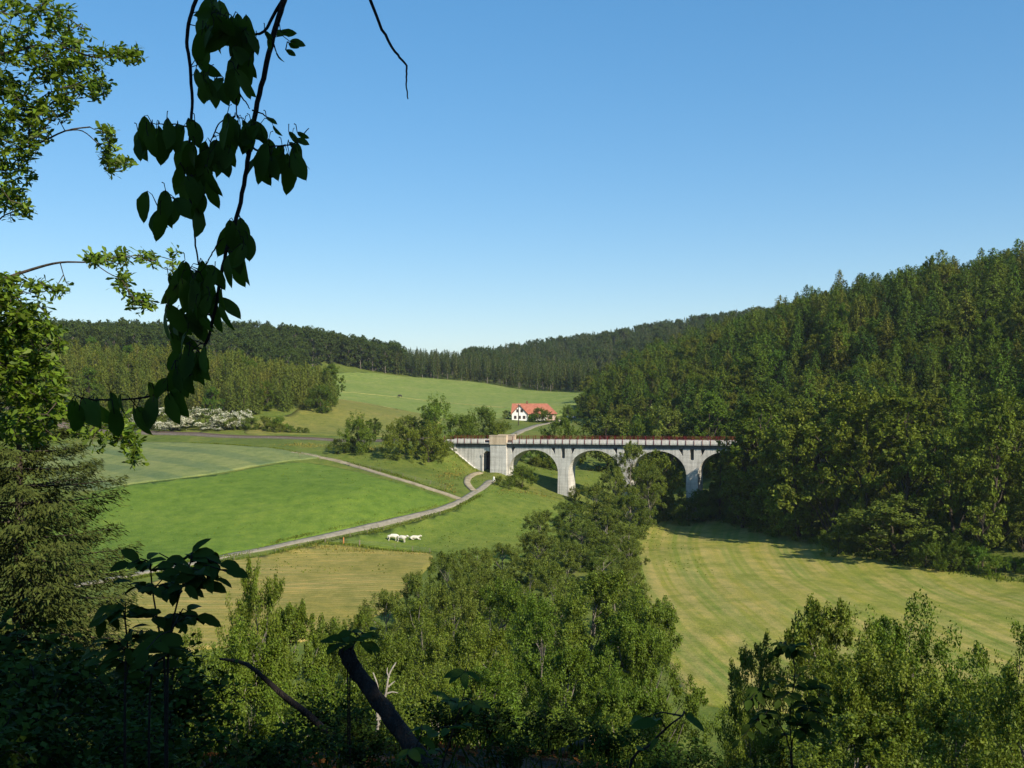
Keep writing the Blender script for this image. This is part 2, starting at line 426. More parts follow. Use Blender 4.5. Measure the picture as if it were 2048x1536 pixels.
CPTS = [(0,-3,-1.2),(0,0,-1.65),(-3,4,-1.9),(0,5,-2.3),(3,4,-2.3),(-2.2,8.5,-2.95),(0.7,10,-3.45),(4,9,-4.5),(-6,9,-3),(-8,5,-2.0),(8,5,-3.5),
        (-12,14,-6),(0,15,-7.5),(9,14,-8.5),(0,24,-14),(-20,26,-12),(20,26,-16),(0,42,-23),(-35,45,-20),(35,42,-25),(0,65,-29.5),(-50,70,-27),(50,65,-31),
        (0,95,-33.5),(-60,100,-31.5),(60,95,-34),(0,-20,3),(-40,-20,3),(40,-20,3),(-60,10,1),(60,10,0),(-100,-50,10),(100,-50,10),(0,-60,8),(-90,40,-8),
        (90,45,-12),(-120,100,-24),(110,100,-30),
        (20,130,-34),(60,130,-34),(100,130,-33.5),(50,180,-34),(85,175,-34),(40,230,-34),(70,235,-34),(55,278,-34),(38,284,-34),(10,180,-34.3),
        (25,190,-34.8),(30,240,-34.9),(36,290,-34.6),(40,330,-32.5),(-20,165,-34),(-50,180,-33.7),(-20,210,-34),(-52,222,-34.1),(-25,240,-34),(5,230,-34.2),
        (-60,150,-33),(-90,190,-32),
        cp(900,1010,262), cp(985,965,290), cp(1000,1060,250), cp(1100,1010,276), cp(500,930,292), cp(230,980,265), cp(230,1065,238), cp(700,990,258),
        cp(700,930,300), cp(820,930,300), cp(0,1000,270), cp(0,1100,235), cp(860,940,298), (-200,280,-22),(-200,200,-30),(-300,330,-13),
        cp(600,887,330), cp(480,884,345), cp(300,881,365), cp(100,879,385),
        cp(560,850,400), cp(650,830,425), cp(500,866,376), cp(800,882,340), cp(700,883,345), (-130,455,5),(-200,430,5),(-260,420,4),(-112,452,2), cp(655,818,435),
        cp(1060,841,500), cp(900,835,500), cp(700,800,560), cp(650,755,720), cp(800,752,800), cp(950,765,790), cp(1150,787,700), cp(1010,838,500), cp(1110,841,500),
        cp(1190,950,345), cp(1230,955,330), (20,400,-18),(28,440,-16),(45,400,-20), cp(1040,862,440), cp(1100,846,490),
        (97,193,-33.5),(62,275,-32.5),(53,310,-28),(46,360,-22),(42,420,-17),(37,520,-11),(45,640,-2),
        (133,209,-15),(179,230,6),(243,259,28),(98,291,-13),(144,312,10),(198,336,31),(84,368,-2),(131,378,22),(170,386,33),(80,480,6),(120,480,24),(152,480,34),
        (95,640,16),(145,640,31),(300,450,40),(260,600,44),(330,300,36),(300,200,30),(400,500,54),
        (50,1400,53),(240,1200,74),(-45,1500,25),(400,1400,100),(80,950,10),(100,1120,38),(200,1000,50),(-224,650,20),(-157,790,30),(-190,750,28),(-100,860,20),
        (-30,860,16),(48,800,5),(-400,650,24),(-300,500,13),(-600,800,36),(-400,1200,32),(-1500,1500,40),(1500,1500,110),(0,3000,60),(-2000,3000,60),(2000,3000,110),
        (800,800,80),(0,2000,60),(-2500,0,20),(2500,0,40),(0,6000,60),(-4000,6000,60),(4000,6000,80)]
for (u, w, z) in ((-44,-3,-14.2),(-38.5,-2,-15.0),(-35,-2,-17.4),(-31,-2,-20.3),(-26,-2,-23.0),(-20,-2,-22.7),(-16,-2,-24.2),(-8,-2,-27.0),(0,-2,-28.7),(9,-2,-31.5),
                  (18,-2,-33.5),(-42,6,-14.0),(-30,9,-18.5),(-20,9,-22),(-10,9,-25.0),(0,9,-27.4),(-34,-12,-21.5),(-42,-12,-18.0)):
    x, y = bw(u, w); CPTS.append((x, y, z))
CPTS = np.array(CPTS, float)
_c = 5.0


def _phi(r2): return np.sqrt(r2 + _c * _c)


def _solve():
    n = len(CPTS); d2 = ((CPTS[:, None, :2] - CPTS[None, :, :2]) ** 2).sum(-1)
    A = np.zeros((n + 1, n + 1)); A[:n, :n] = _phi(d2) - np.eye(n) * 0.02; A[:n, n] = 1; A[n, :n] = 1
    return np.linalg.solve(A, np.append(CPTS[:, 2], 0))


_W = _solve()


def hz(x, y):
    x = np.atleast_1d(np.asarray(x, float)); y = np.atleast_1d(np.asarray(y, float))
    shp = x.shape; x = x.ravel(); y = y.ravel()
    out = np.empty(len(x))
    for i in range(0, len(x), 20000):
        s = slice(i, i + 20000)
        d2 = (x[s, None] - CPTS[None, :, 0]) ** 2 + (y[s, None] - CPTS[None, :, 1]) ** 2
        out[s] = _phi(d2) @ _W[:-1] + _W[-1]
    dist = np.hypot(x, y)
    amp = np.clip((dist - 6) / 60, 0.12, 1)
    out += amp * (0.5 * vnoise(x / 23, y / 23, 1) + 0.22 * vnoise(x / 8, y / 8, 2)) + 0.05 * vnoise(x / 1.3, y / 1.3, 3)
    return out.reshape(shp)


def gz(x, y): return float(hz(x, y)[0])


_TS = np.concatenate([np.arange(2.5, 30, 0.1), np.arange(30, 420, 0.5), np.arange(420, 1600, 3)])


def hit(px, py):
    """where the line of sight through a photo pixel meets the ground"""
    x = (px - CX) / F * _TS; z = (HY - py) / F * _TS
    d = z - hz(x, _TS)
    k = np.where((d[:-1] > 0) & (d[1:] <= 0))[0]
    i = k[0] if len(k) else len(_TS) - 2
    a = d[i] / (d[i] - d[i + 1] + 1e-9) if len(k) else 0
    t = _TS[i] + a * (_TS[i + 1] - _TS[i])
    return ((px - CX) / F * t, t)


def build_terrain():
    xs = np.concatenate([np.arange(0, 10, 0.5), np.arange(10, 170, 2.3), np.arange(170, 420, 8), np.arange(420, 1000, 40), np.arange(1000, 5200, 300)])
    xs = np.concatenate([-xs[:0:-1], xs])
    ys = np.concatenate([np.arange(-400, -60, 40), np.arange(-60, -4, 4), np.arange(-4, 16, 0.5), np.arange(16, 60, 1.4), np.arange(60, 345, 2.3), np.arange(345, 1000, 8), np.arange(1000, 2000, 50), np.arange(2000, 9001, 350)])
    X, Y = np.meshgrid(xs, ys)
    Z = hz(X, Y)
    V = np.stack([X, Y, Z], -1).reshape(-1, 3)
    nx, ny = len(xs), len(ys)
    i = np.arange(ny - 1)[:, None] * nx + np.arange(nx - 1)[None, :]
    Fq = np.stack([i, i + 1, i + nx + 1, i + nx], -1).reshape(-1, 4)
    cx = V[Fq].mean(1)
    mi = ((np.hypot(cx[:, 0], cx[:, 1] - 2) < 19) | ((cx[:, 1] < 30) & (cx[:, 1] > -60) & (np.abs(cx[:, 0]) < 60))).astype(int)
    me = mesh_np('ground', V, Fq, True, mi)
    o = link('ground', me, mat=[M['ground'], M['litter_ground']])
    tag(o, 'rough grassy valley slopes under the fields and woods', 'ground', kind='structure')


build_terrain()


def resample(pts, step, closed=False):
    P = [np.array(p, float) for p in pts]
    if closed: P.append(P[0])
    out = []
    for a, b in zip(P[:-1], P[1:]):
        n = max(1, int(np.linalg.norm(b - a) / step))
        for k in range(n): out.append(a + (b - a) * k / n)
    if not closed: out.append(P[-1])
    return out


def smooth_line(pts, n=6):
    P = np.array(pts, float); out = []
    for i in range(len(P) - 1):
        p0 = P[max(i - 1, 0)]; p1 = P[i]; p2 = P[i + 1]; p3 = P[min(i + 2, len(P) - 1)]
        for k in range(n):
            t = k / n
            out.append(0.5 * (2 * p1 + (p2 - p0) * t + (2 * p0 - 5 * p1 + 4 * p2 - p3) * t * t + (3 * p1 - p0 - 3 * p2 + p3) * t ** 3))
    out.append(P[-1])
    return np.array(out)


def field(name, pxpts, mat, off, step, label, cat='field', jit=0.5, world=False):
    pts = [p if world else hit(*p) for p in pxpts]
    pts = resample(smooth_line(pts + [pts[0]], 5)[:-1], step * 1.3, True)
    pts = [(p[0] + jit * 2 * float(vnoise(p[0] / 5, p[1] / 5, 11)), p[1] + jit * 2 * float(vnoise(p[0] / 5, p[1] / 5, 12))) for p in pts]
    bm = bmesh.new()
    f = bm.faces.new([bm.verts.new((p[0], p[1], 0)) for p in pts])
    bmesh.ops.triangulate(bm, faces=[f])
    xs = [p[0] for p in pts]; ys = [p[1] for p in pts]
    for ax, lo, hi in ((0, min(xs), max(xs)), (1, min(ys), max(ys))):
        v = math.ceil(lo / step) * step
        while v < hi:
            co = (v, 0, 0) if ax == 0 else (0, v, 0); no = (1, 0, 0) if ax == 0 else (0, 1, 0)
            bmesh.ops.bisect_plane(bm, geom=bm.verts[:] + bm.edges[:] + bm.faces[:], plane_co=co, plane_no=no)
            v += step
    be = [e for e in bm.edges if len(e.link_faces) == 1]
    bv = set(v for e in be for v in e.verts)
    vs = list(bm.verts)
    z = hz([v.co.x for v in vs], [v.co.y for v in vs])
    for v, q in zip(vs, z): v.co.z = q + off
    r = bmesh.ops.extrude_edge_only(bm, edges=be)
    for g in r['geom']:
        if isinstance(g, bmesh.types.BMVert): g.co.z -= off + 0.3
    bmesh.ops.recalc_face_normals(bm, faces=bm.faces)
    me = bpy.data.meshes.new(name); bm.to_mesh(me); bm.free()
    me.polygons.foreach_set('use_smooth', np.ones(len(me.polygons), bool))
    o = link(name, me, mat=mat)
    return tag(o, label, cat, kind='structure')


def ribbon(name, pts, width, mat, off, label, cat, cross=3, zfun=None, n=8):
    L = smooth_line(pts, n)
    L2 = np.array(resample([tuple(p) for p in L], 1.2))
    T = np.gradient(L2, axis=0); T /= np.linalg.norm(T, axis=1, keepdims=True) + 1e-9
    N = np.stack([-T[:, 1], T[:, 0]], 1)
    k = np.linspace(-0.5, 0.5, cross + 1)
    wj = width * (1 + 0.25 * vnoise(L2[:, 0] / 3, L2[:, 1] / 3, 5))
    P = L2[:, None, :] + N[:, None, :] * (k[None, :, None] * np.asarray(wj)[:, None, None])
    Z = hz(P[..., 0], P[..., 1]) + off
    P3 = np.concatenate([P, Z[..., None]], -1)
    # skirts
    lo0 = P3[:, :1].copy(); lo0[..., 2] -= off + 0.2; lo1 = P3[:, -1:].copy(); lo1[..., 2] -= off + 0.2
    P3 = np.concatenate([lo0, P3, lo1], 1)
    nr, nc = P3.shape[:2]
    i = np.arange(nr - 1)[:, None] * nc + np.arange(nc - 1)[None, :]
    Fq = np.stack([i, i + 1, i + nc + 1, i + nc], -1).reshape(-1, 4)[:, ::-1]
    o = link(name, mesh_np(name, P3.reshape(-1, 3), Fq, True), mat=mat)
    return tag(o, label, cat, kind='structure')


field('mown_meadow', [(1285,1052),(1340,1038),(1420,1036),(1500,1050),(1580,1068),(1640,1088),(1720,1112),(1820,1132),(1930,1150),(2060,1168),(2200,1190),(2330,1300),(2250,1420),(1900,1440),(1600,1430),
                      (1390,1400),(1320,1300),(1275,1190),(1262,1130),(1268,1085)], M['meadow'], 0.12, 3.0,
      'wide mown hay meadow with pale curved swaths beside the wooded hillside', 'meadow')
field('green_field', [(190,985),(300,966),(450,948),(600,926),(680,938),(760,958),(840,980),(895,1000),(860,1017),(770,1040),(660,1066),(560,1088),(455,1106),(330,1128),(150,1150),(20,1130),(60,1040)],
      M['green_field'], 0.16, 3.0, 'smooth bright green grass field above the gravel road')
field('crop_field', [(150,982),(200,980),(310,962),(450,944),(600,920),(640,912),(560,899),(470,892),(380,887),(280,886),(120,890),(40,930)], M['crop'], 0.22, 3.0,
      'grey-green young cereal field with dark tramlines below the railway')
field('hay_field', [(640,1092),(720,1096),(858,1108),(850,1140),(800,1200),(700,1260),(560,1290),(400,1300),(200,1330),(140,1260),(260,1180),(450,1125),(560,1104)], M['hay'], 0.10, 3.0,
      'straw-coloured cut hay field below the cattle pasture')
field('cow_pasture', [(905,1022),(985,968),(1040,978),(1110,996),(1150,1010),(1130,1060),(1080,1110),(960,1130),(862,1102),(720,1090),(655,1084),(740,1066),(830,1044)], M['pasture'], 0.08, 3.0,
      'green pasture with grazing white cattle between the road and stream', 'pasture')
field('upland_field', [cp(648,752,730)[:2], cp(800,752,800)[:2], cp(960,764,790)[:2], cp(1150,785,705)[:2], cp(1158,800,640)[:2], cp(1140,825,545)[:2], cp(1000,838,505)[:2], cp(880,838,490)[:2], cp(700,806,545)[:2], cp(640,790,560)[:2]],
      M['far_field'], 0.15, 7.0, 'pale green upland field behind the farmhouse below the far forest', jit=1.0, world=True)
field('dry_field', [cp(640,792,550)[:2], cp(700,808,540)[:2], cp(880,842,480)[:2], cp(800,868,380)[:2], cp(600,868,372)[:2], cp(490,866,374)[:2], cp(520,838,405)[:2], cp(600,825,430)[:2]],
      M['brown_field'], 0.12, 5.0, 'dry brownish grass slope between the spruce plantation and the railway', jit=1.0, world=True)

ROAD = [hit(*p) for p in ((120,1178),(250,1153),(350,1135),(460,1111),(560,1092),(660,1071),(760,1049),(830,1032),(880,1019),(920,1003),(950,985),(970,972),(985,962))]
ribbon('gravel_road', ROAD, 1.8, M['gravel'], 0.20, 'pale gravel farm road climbing beside the green field to the viaduct', 'road', zfun=None)
ribbon('dirt_path', [hit(*p) for p in ((585,905),(640,915),(700,930),(770,951),(840,972),(890,988),(920,999))], 1.7, M['dirt'], 0.24,
       'worn dirt path along the top of the green field', 'path')
ribbon('footpath', [hit(*p) for p in ((948,983),(936,970),(935,960),(945,951),(962,946))], 1.8, M['dirt'], 0.24,
       'short curved footpath from the gravel road up to the underpass', 'path')
ribbon('farm_lane', [cp(1025,868,420)[:2], cp(1050,858,445)[:2], cp(1085,849,480)[:2], cp(1125,842,500)[:2]], 3.0, M['gravel'], 0.3, 'pale lane leading up to the farmhouse', 'lane')
for pp in (((640,781,610),(720,789,620),(800,795,625),(900,806,612),(1010,817,585)), ((650,806,540),(720,815,530),(790,827,500))):
    ribbon('field_margin', [cp(*p)[:2] for p in pp], 3.0, M['straw'], 0.3, 'narrow straw-pale strip of dry grass crossing the upland field', 'strip')

# ------------------------------------------------------------------ railway and viaduct
DZ = -12.86                                   # parapet top at the first pier


def zl(u): return GRAD * u


def viaduct():
    root = link('viaduct', None); root.location = (BO.x, BO.y, 0); root.rotation_euler = (0, 0, -TH)
    tag(root, 'grey concrete railway viaduct with round arches and red railings', 'viaduct')
    W = 5.2
    def shear(mb): mb.v = [(u, w, z + GRAD * u) for u, w, z in mb.v]; return mb
    def part(name, mb, mat, smooth=False): return link(name, shear(mb).mesh(name, smooth), root, mat)
    P = 18.8; hs = 7.8; a0 = 9.4
    top, crown, spr = -15.12, -15.72, -22.2
    bev = 0.0
    def half(sgn, c, base):
        """right (sgn=+1) or left half of a pier with its half arch, outline from crown round to the pier foot"""
        o = [(a0, top), (3.7, top), (3.1, top - 1.15), (2.55, top - 1.9), (2.5, top), (0.55, top), (0.55, -18.0), (0.0, -18.15)]
        foot = [(1.75, base), (1.6, spr)]
        arc = []
        for k in range(1, 15):
            t = math.pi - (math.pi / 2) * k / 14
            arc.append((a0 + hs * math.cos(t), spr + (crown - spr) * math.sin(t)))
        return [(c + sgn * x, z) for x, z in o], [(c + sgn * x, z) for x, z in foot + arc]
    # four free piers plus the half arches at both ends
    for k in range(0, 5):
        c = k * P
        x, y = bw(c, -1); base = min(gz(x, y), gz(*bw(c, W + 1))) - 1.5 - zl(c)
        base = min(base, -24.5)
        ro, rf = half(1, c, base); lo, lf = half(-1, c, base)
        prof = ro[:-1] + [ro[-1]] + lo[:-1][::-1] + [(lf[-1][0], lf[-1][1])] + lf[:-1][::-1] + rf
        m = MB(); m.prism(prof, 0.0, W)
        part('pier', m, M['concrete'])
    for c, sgn in ((-P, 1), (5 * P, -1)):
        x, y = bw(c + sgn, -1); base = gz(x, y) - 2 - zl(c)
        o, f = half(sgn, c, min(base, -24.5))
        o = o[:-2] + [(c + sgn * 0.55, -18.0), (c - sgn * 0.0, -18.0)]
        prof = o + [(c, f[0][1])] + f
        m = MB(); m.prism(prof, 0.004, W - 0.004)
        part('end_arch', m, M['concrete'])
    # deck
    u0, u1 = -38.4, 112.0
    m = MB(); m.box(u0 + 3.3, -22.95, 0.05, W - 0.05, top + 0.003, -14.02); m.box(-17.55, u1, 0.05, W - 0.05, top + 0.003, -14.02)
    part('spandrel_beam', m, M['fascia_shade'])
    m = MB(); m.box(u0, -22.95, -0.8, W + 0.8, -14.02 + 0.004, -13.72); m.box(-17.55, u1, -0.8, W + 0.8, -14.02 + 0.004, -13.72)
    part('deck_slab', m, M['concrete'])
    m = MB(); m.box(u0 - 6, u1, 0.4, W - 0.4, -13.716, -13.3); part('ballast_bed', m, M['ballast'])
    for w in (W / 2 - 0.72, W / 2 + 0.72):
        m = MB(); m.box(u0 - 6, u1, w - 0.04, w + 0.04, -13.297, -13.12); part('rail', m, M['rail'])
    pm = MB(); pm.box(0.09, 2.16, -0.84, -0.58, -13.716, DZ); shear(pm)
    panel_me = pm.mesh('parapet_panel'); panel_me.materials.append(M['panel'])
    pr = MB(); pr.box(-0.075, 0.075, -0.92, -0.80, -13.95, DZ + 1.02); post_me = pr.mesh('railing_post'); post_me.materials.append(M['red'])
    rr = MB()
    for z in (0.12, 0.55, 0.98): rr.box(0.0, 2.25, -0.88, -0.83, DZ + z, DZ + z + 0.06)
    shear(rr); rail_me = rr.mesh('railing_rails'); rail_me.materials.append(M['red'])
    u = u0 + 0.3
    while u < 108:
        if not (-25.0 < u < -17.6):
            for nm, me in (('parapet_panel', panel_me), ('railing_post', post_me), ('railing_rails', rail_me)):
                link(nm, me, root, loc=(u, 0, GRAD * u))
        u += 2.25
    m = MB()
    m.box(u0, -22.95, W + 0.58, W + 0.84, -13.716, DZ); m.box(-17.55, u1, W + 0.58, W + 0.84, -13.716, DZ)
    part('far_parapet', m, M['panel'])
    m = MB(); u = u0 + 0.3
    while u < 108:
        if not (-23 < u < -17.6): m.box(u - 0.06, u + 0.06, W + 0.48, W + 0.6, DZ, DZ + 1.08)
        u += 2.25
    for z in (0.12, 0.55, 0.98): m.box(u0, -23.0, W + 0.50, W + 0.57, DZ + z, DZ + z + 0.06); m.box(-17.5, u1, W + 0.50, W + 0.57, DZ + z, DZ + z + 0.06)
    part('far_railing', m, M['red'])
    # abutment tower, parapet blocks
    m = MB(); m.prism([(-22.85, -26.5), (-17.45, -26.5), (-17.75, -14.3), (-22.85, -14.3)], -0.75, W + 0.75); part('abutment_tower', m, M['concrete'])
    for w0, w1 in ((-0.95, 0.15), (W - 0.15, W + 0.95)):
        m = MB(); m.box(-23.0, -17.55, w0, w1, -14.297, -11.75); b = part('parapet_block', m, M['concrete_tan'])
        m = MB(); m.box(-23.08, -17.47, w0 - 0.08, w1 + 0.08, -11.747, -11.55); c = link('coping', shear(m).mesh('coping'), b, M['concrete_tan'])
    # wing wall with the underpass
    m = MB(); m.prism([(-38.2, -14.02), (-25.6, -14.02), (-25.6, -24.0), (-26.6, -24.0)], 0.1, W - 0.1); part('wing_wall', m, M['concrete'])
    m = MB(); m.prism([(-25.597, -14.02), (-22.853, -14.02), (-22.853, -16.4), (-23.5, -16.4), (-24.2, -16.25), (-24.9, -16.4), (-25.597, -17.2)], 0.1, W - 0.1); part('underpass_lintel', m, M['concrete'])
    m = MB(); m.box(-25.55, -22.9, 2.2, W - 0.15, -24.5, -16.5); part('underpass_shade_block', m, M['underpass_shade'])  # added dark block standing in for shade in the open passage
    m = MB(); m.box(-26.2, -25.5, -0.14, 0.097, -17.9, -17.3); m.box(-26.0, -25.6, -0.1, 0.097, -24, -17.903); part('portal_jamb', m, M['concrete'])
    # raked coping that follows the embankment
    d = Vector((12.0, 0, -8.4)).normalized(); n = Vector((-d.z, 0, d.x))
    a = Vector((-38.6, 0, -14.0)); b = Vector((-26.2, 0, -22.9))
    m = MB(); m.prism([(a.x - n.x * .55, a.z - n.z * .55), (b.x - n.x * .55, b.z - n.z * .55), (b.x + n.x * .12, b.z + n.z * .12), (a.x + n.x * .12, a.z + n.z * .12)], -0.25, 0.097)
    part('raked_coping', m, M['panel'])
    m = MB(); m.box(-35.2, -34.6, -0.18, 0.097, -17.0, -14.02); part('pilaster', m, M['concrete'])
    return root


viaduct()
# railway to the left of the viaduct
e0 = bw(-44.0, 2.6); TR = [e0, bw(-52, 3.4), cp(700,878,342)[:2], cp(480,877,363)[:2], cp(300,874,381)[:2], cp(60,870,402)[:2], cp(-250,868,425)[:2]]
trk = ribbon('railway_track', TR, 4.2, M['ballast'], 0.55, 'single railway track on pale ballast running along the slope', 'railway')
for s in (-0.72, 0.72):
    L = smooth_line(TR, 8); T = np.gradient(L, axis=0); T /= np.linalg.norm(T, axis=1, keepdims=True)
    Q = L + np.stack([-T[:, 1], T[:, 0]], 1) * s
    Q = np.array(resample([tuple(p) for p in Q], 3.0))
    link('rail', tubes_mesh('rail', [(np.column_stack([Q, hz(Q[:, 0], Q[:, 1]) + 0.66]), 0.07, 4)]), trk, M['rail'])

# ------------------------------------------------------------------ tree makers
def broadleaf(seed, H, Rad, nclump, nleaf, ls, base=0.22, wid=0.3, upright=0.0, peak=0.45, sig=0.2, trunk_r=None, limb=0.5, lean=0.04, bark='bark', shoots=0.0):
    g = np.random.default_rng(seed)
    tr = trunk_r or 0.016 * H + 0.04
    nt_ = 7
    tz = np.linspace(-0.6, H * 0.86, nt_)
    wob = np.cumsum(g.normal(0, H * lean * 0.35, (nt_, 2)), axis=0); wob -= wob[0]
    trunk = np.column_stack([wob, tz])
    tubes = [(trunk, tr * np.linspace(1.0, 0.18, nt_), 7)]
    t = base + (1 - base) * g.random(nclump) ** (0.8 + upright * 0.2)
    s = (t - base) / (1 - base)
    prof = np.where(s < peak, 0.45 + 0.55 * np.sin(s / peak * np.pi / 2), np.sqrt(np.clip(1 - ((s - peak) / (1 - peak)) ** 2, 0, 1)) ** (0.85 + upright))
    th = g.random(nclump) * 2 * np.pi
    lob = 1 + 0.32 * np.sin(th * 2 + g.random() * 6 + s * 3) * g.random() + 0.25 * np.sin(th * 3 + g.random() * 6 - s * 5)
    rr = Rad * prof * lob * (0.30 + 0.70 * g.random(nclump) ** 0.55)
    cx = np.interp(t * H, tz, trunk[:, 0]) + rr * np.cos(th); cy = np.interp(t * H, tz, trunk[:, 1]) + rr * np.sin(th)
    C = np.column_stack([cx, cy, t * H])
    for i in range(nclump):
        if g.random() > limb: continue
        h0 = max(base * H * 0.6, (t[i] - 0.10 - 0.25 * rr[i] / max(Rad, .1)) * H); h0 = min(h0, H * 0.8)
        a = np.array([np.interp(h0, tz, trunk[:, 0]), np.interp(h0, tz, trunk[:, 1]), h0])
        m = a * 0.45 + C[i] * 0.55 + np.array([0, 0, 0.04 * H * g.random()]) + g.normal(0, 0.02 * H, 3)
        tubes.append((np.array([a, (a + m) / 2 + g.normal(0, 0.008 * H, 3), m, C[i]]), tr * np.array([0.38, 0.3, 0.2, 0.06]) * (0.6 + 0.6 * g.random()), 4))
    wood = tubes_mesh('trunk', tubes)
    # lobes carry sprigs, sprigs carry leaves
    sub = 9
    dirs = norm(g.normal(0, 1, (nclump * sub, 3))); lobe = np.repeat(np.arange(nclump), sub)
    lr = Rad * sig * 1.45 * (0.65 + 0.7 * g.random(nclump))
    S = C[lobe] + dirs * lr[lobe][:, None] * (0.35 + 0.65 * g.random((nclump * sub, 1))) * np.array([1, 1, 0.8])
    wts = (0.06 + g.random(nclump * sub) ** 1.4); wts /= wts.sum()
    idx = g.choice(nclump * sub, nleaf, p=wts)
    off = norm(g.normal(0, 1, (nleaf, 3))) * (g.random((nleaf, 1)) ** 0.42)
    shoot = norm(dirs + np.array([0, 0, 0.5 + shoots]))[idx]
    ls_ = (g.random(nleaf) - 0.3)[:, None]
    c = S[idx] + off * (lr[lobe] * 0.36)[idx][:, None] * (1 - 0.5 * np.clip(ls_, 0, 1)) + shoot * ls_ * (lr[lobe] * (0.55 + 0.6 * shoots))[idx][:, None]
    outd = c - np.array([0, 0, H * 0.45]); outd = norm(outd)
    nr = norm(g.normal(0, 0.75, (nleaf, 3)) + outd * 0.55 + np.array([0, 0, 0.55]))
    d = g.normal(0, 1, (nleaf, 3)) + np.array([0, 0, -0.3 + 1.6 * upright])
    v, f = leaf_quads(c, nr, d, ls * (0.7 + 0.6 * g.random(nleaf)), wid)
    crown = mesh_np('crown', v, f)
    return wood, crown, bark


def spruce(seed, H, Rad, whorls, per, nq, ls, base=0.08, droop=0.35, tip=0.06, power=0.85, trunk_r=None, gap=0.0, bark='bark', wid=0.2, vj=1.0):
    g = np.random.default_rng(seed)
    tr = trunk_r or 0.012 * H + 0.04
    trunk = np.array([[0, 0, -0.6], [g.normal(0, .05), g.normal(0, .05), H * 0.3], [0, 0, H * 0.65], [0, 0, H * 0.99]])
    tubes = [(trunk, tr * np.array([1, 0.8, 0.45, 0.05]), 6)]
    Cs = []; Ds = []; Ns = []; Ss = []
    for w in range(whorls):
        s = w / (whorls - 1)
        h = H * (base + (1 - base) * s ** 0.95)
        n = max(3, int(per * (1 - 0.45 * s)))
        th0 = g.random() * 6.28
        for b in range(n):
            if g.random() < gap: continue
            th = th0 + b * 2 * np.pi / n + g.normal(0, 0.2)
            L = Rad * ((1 - s) ** power) * (0.62 + 0.55 * g.random()) + Rad * tip * 1.5
            if s < 0.12: L *= 0.75 + 2 * s
            q = max(3, int(nq * (0.35 + 0.65 * L / Rad)))
            t = 0.12 + 0.88 * g.random(q) ** 0.75
            el = 0.30 - 0.9 * (1 - s) * droop * 1.6
            r = L * t
            z = h + r * math.tan(el) * 0.55 + droop * 0.25 * L * (t ** 2 - 0.4 * t) * (1 if s > .3 else .5)
            side = g.normal(0, 0.16, q) * L * (1.05 - 0.55 * t)
            ct, st = math.cos(th), math.sin(th)
            x = r * ct - side * st; y = r * st + side * ct
            z = z - vj * np.abs(g.normal(0, 0.14, q)) * L * 0.9 + g.normal(0, 0.3, q) * ls - np.abs(side) * 0.25
            Cs.append(np.column_stack([x, y, z]))
            d = np.column_stack([ct + g.normal(0, .35, q) - st * side / L * 3, st + g.normal(0, .35, q) + ct * side / L * 3, -0.75 + g.normal(0, 0.35, q) + 0.6 * s])
            Ds.append(d); Ns.append(np.column_stack([g.normal(0, .5, q) + 0.7 * ct, g.normal(0, .5, q) + 0.7 * st, 0.75 + g.normal(0, .3, q)]))
            Ss.append(ls * (0.6 + 0.7 * g.random(q)) * (0.7 + 0.3 * (1 - s)))
            if g.random() < 0.5 and s < 0.85:
                tubes.append((np.array([[0, 0, h], [r.max() * 0.5 * ct, r.max() * 0.5 * st, h + 0.5 * r.max() * math.tan(el) * 0.55 - droop * .05 * L], [r.max() * 0.9 * ct, r.max() * 0.9 * st, h + r.max() * math.tan(el) * 0.5]]), tr * np.array([0.2, 0.12, 0.04]), 3))
    v, f = leaf_quads(np.vstack(Cs), np.vstack(Ns), np.vstack(Ds), np.concatenate(Ss), wid, 0.03)
    return tubes_mesh('trunk', tubes), mesh_np('crown', v, f), bark


def kind_mesh(res, leafmat, barkmat=None):
    wood, crown, bark = res
    wood.materials.append(M[barkmat or bark]); crown.materials.append(M[leafmat])
    return wood, crown


PLANTS = []


def plant(name, meshes, x, y, sc, label, cat='tree', group=None, rot=None, sz=None, z=None, extra=()):
    o = link(name, None)
    o.location = (x, y, (gz(x, y) - 0.05) if z is None else z)
    o.rotation_euler = (0, 0, R.random() * 6.28 if rot is None else rot)
    o.scale = (sc, sc, sc * (sz or 1.0))
    tag(o, label, cat, group)
    t = link('trunk', meshes[0], o); c = link('crown', meshes[1], o); c['kind'] = 'stuff'
    for nm, me in extra:
        e = link(nm, me, o); e['kind'] = 'stuff'
    return o


# prototype meshes (unit: metres at scale 1)
SP = [kind_mesh(spruce(100 + i, 20, 4.2 + 0.35 * (i % 3), 24, 8, 30, 0.95, base=(0.08, 0.15, 0.05, 0.2)[i % 4], droop=0.45, power=(.5, .62, .45, .55, .7, .8, .58, .4)[i], tip=.1, gap=(0, .1, 0, .2, .05, .15, 0, .1)[i]), 'spruce') for i in range(8)]
YS = [kind_mesh(spruce(120 + i, 15, 3.6 + .3 * i, 17 + 2 * i, 7, 30, 0.8, base=0.02, droop=0.12, power=0.5), 'young_spruce') for i in range(3)]
FS = [kind_mesh(spruce(140 + i, 20, 3.3, 20, 7, 12, 1.15, base=(0.1, 0.35, 0.2)[i], droop=0.35, power=0.65), 'far_spruce', 'bark_grey') for i in range(3)]
BL = [kind_mesh(broadleaf(200 + i, 15, 5.0, 40, 15000, 0.38, base=0.03, peak=0.4, sig=0.2), 'leaf_mid') for i in range(5)]
TALL = [kind_mesh(broadleaf(220 + i, 18, 3.8, 38, 14000, 0.38, base=0.03, sig=0.22, upright=0.3, shoots=.2), 'leaf_mid') for i in range(3)]
FB = [kind_mesh(broadleaf(240 + i, 20, 6.5, 44, 9000, 0.65, base=0.03, sig=0.2), 'leaf_far', 'bark_grey') for i in range(3)]
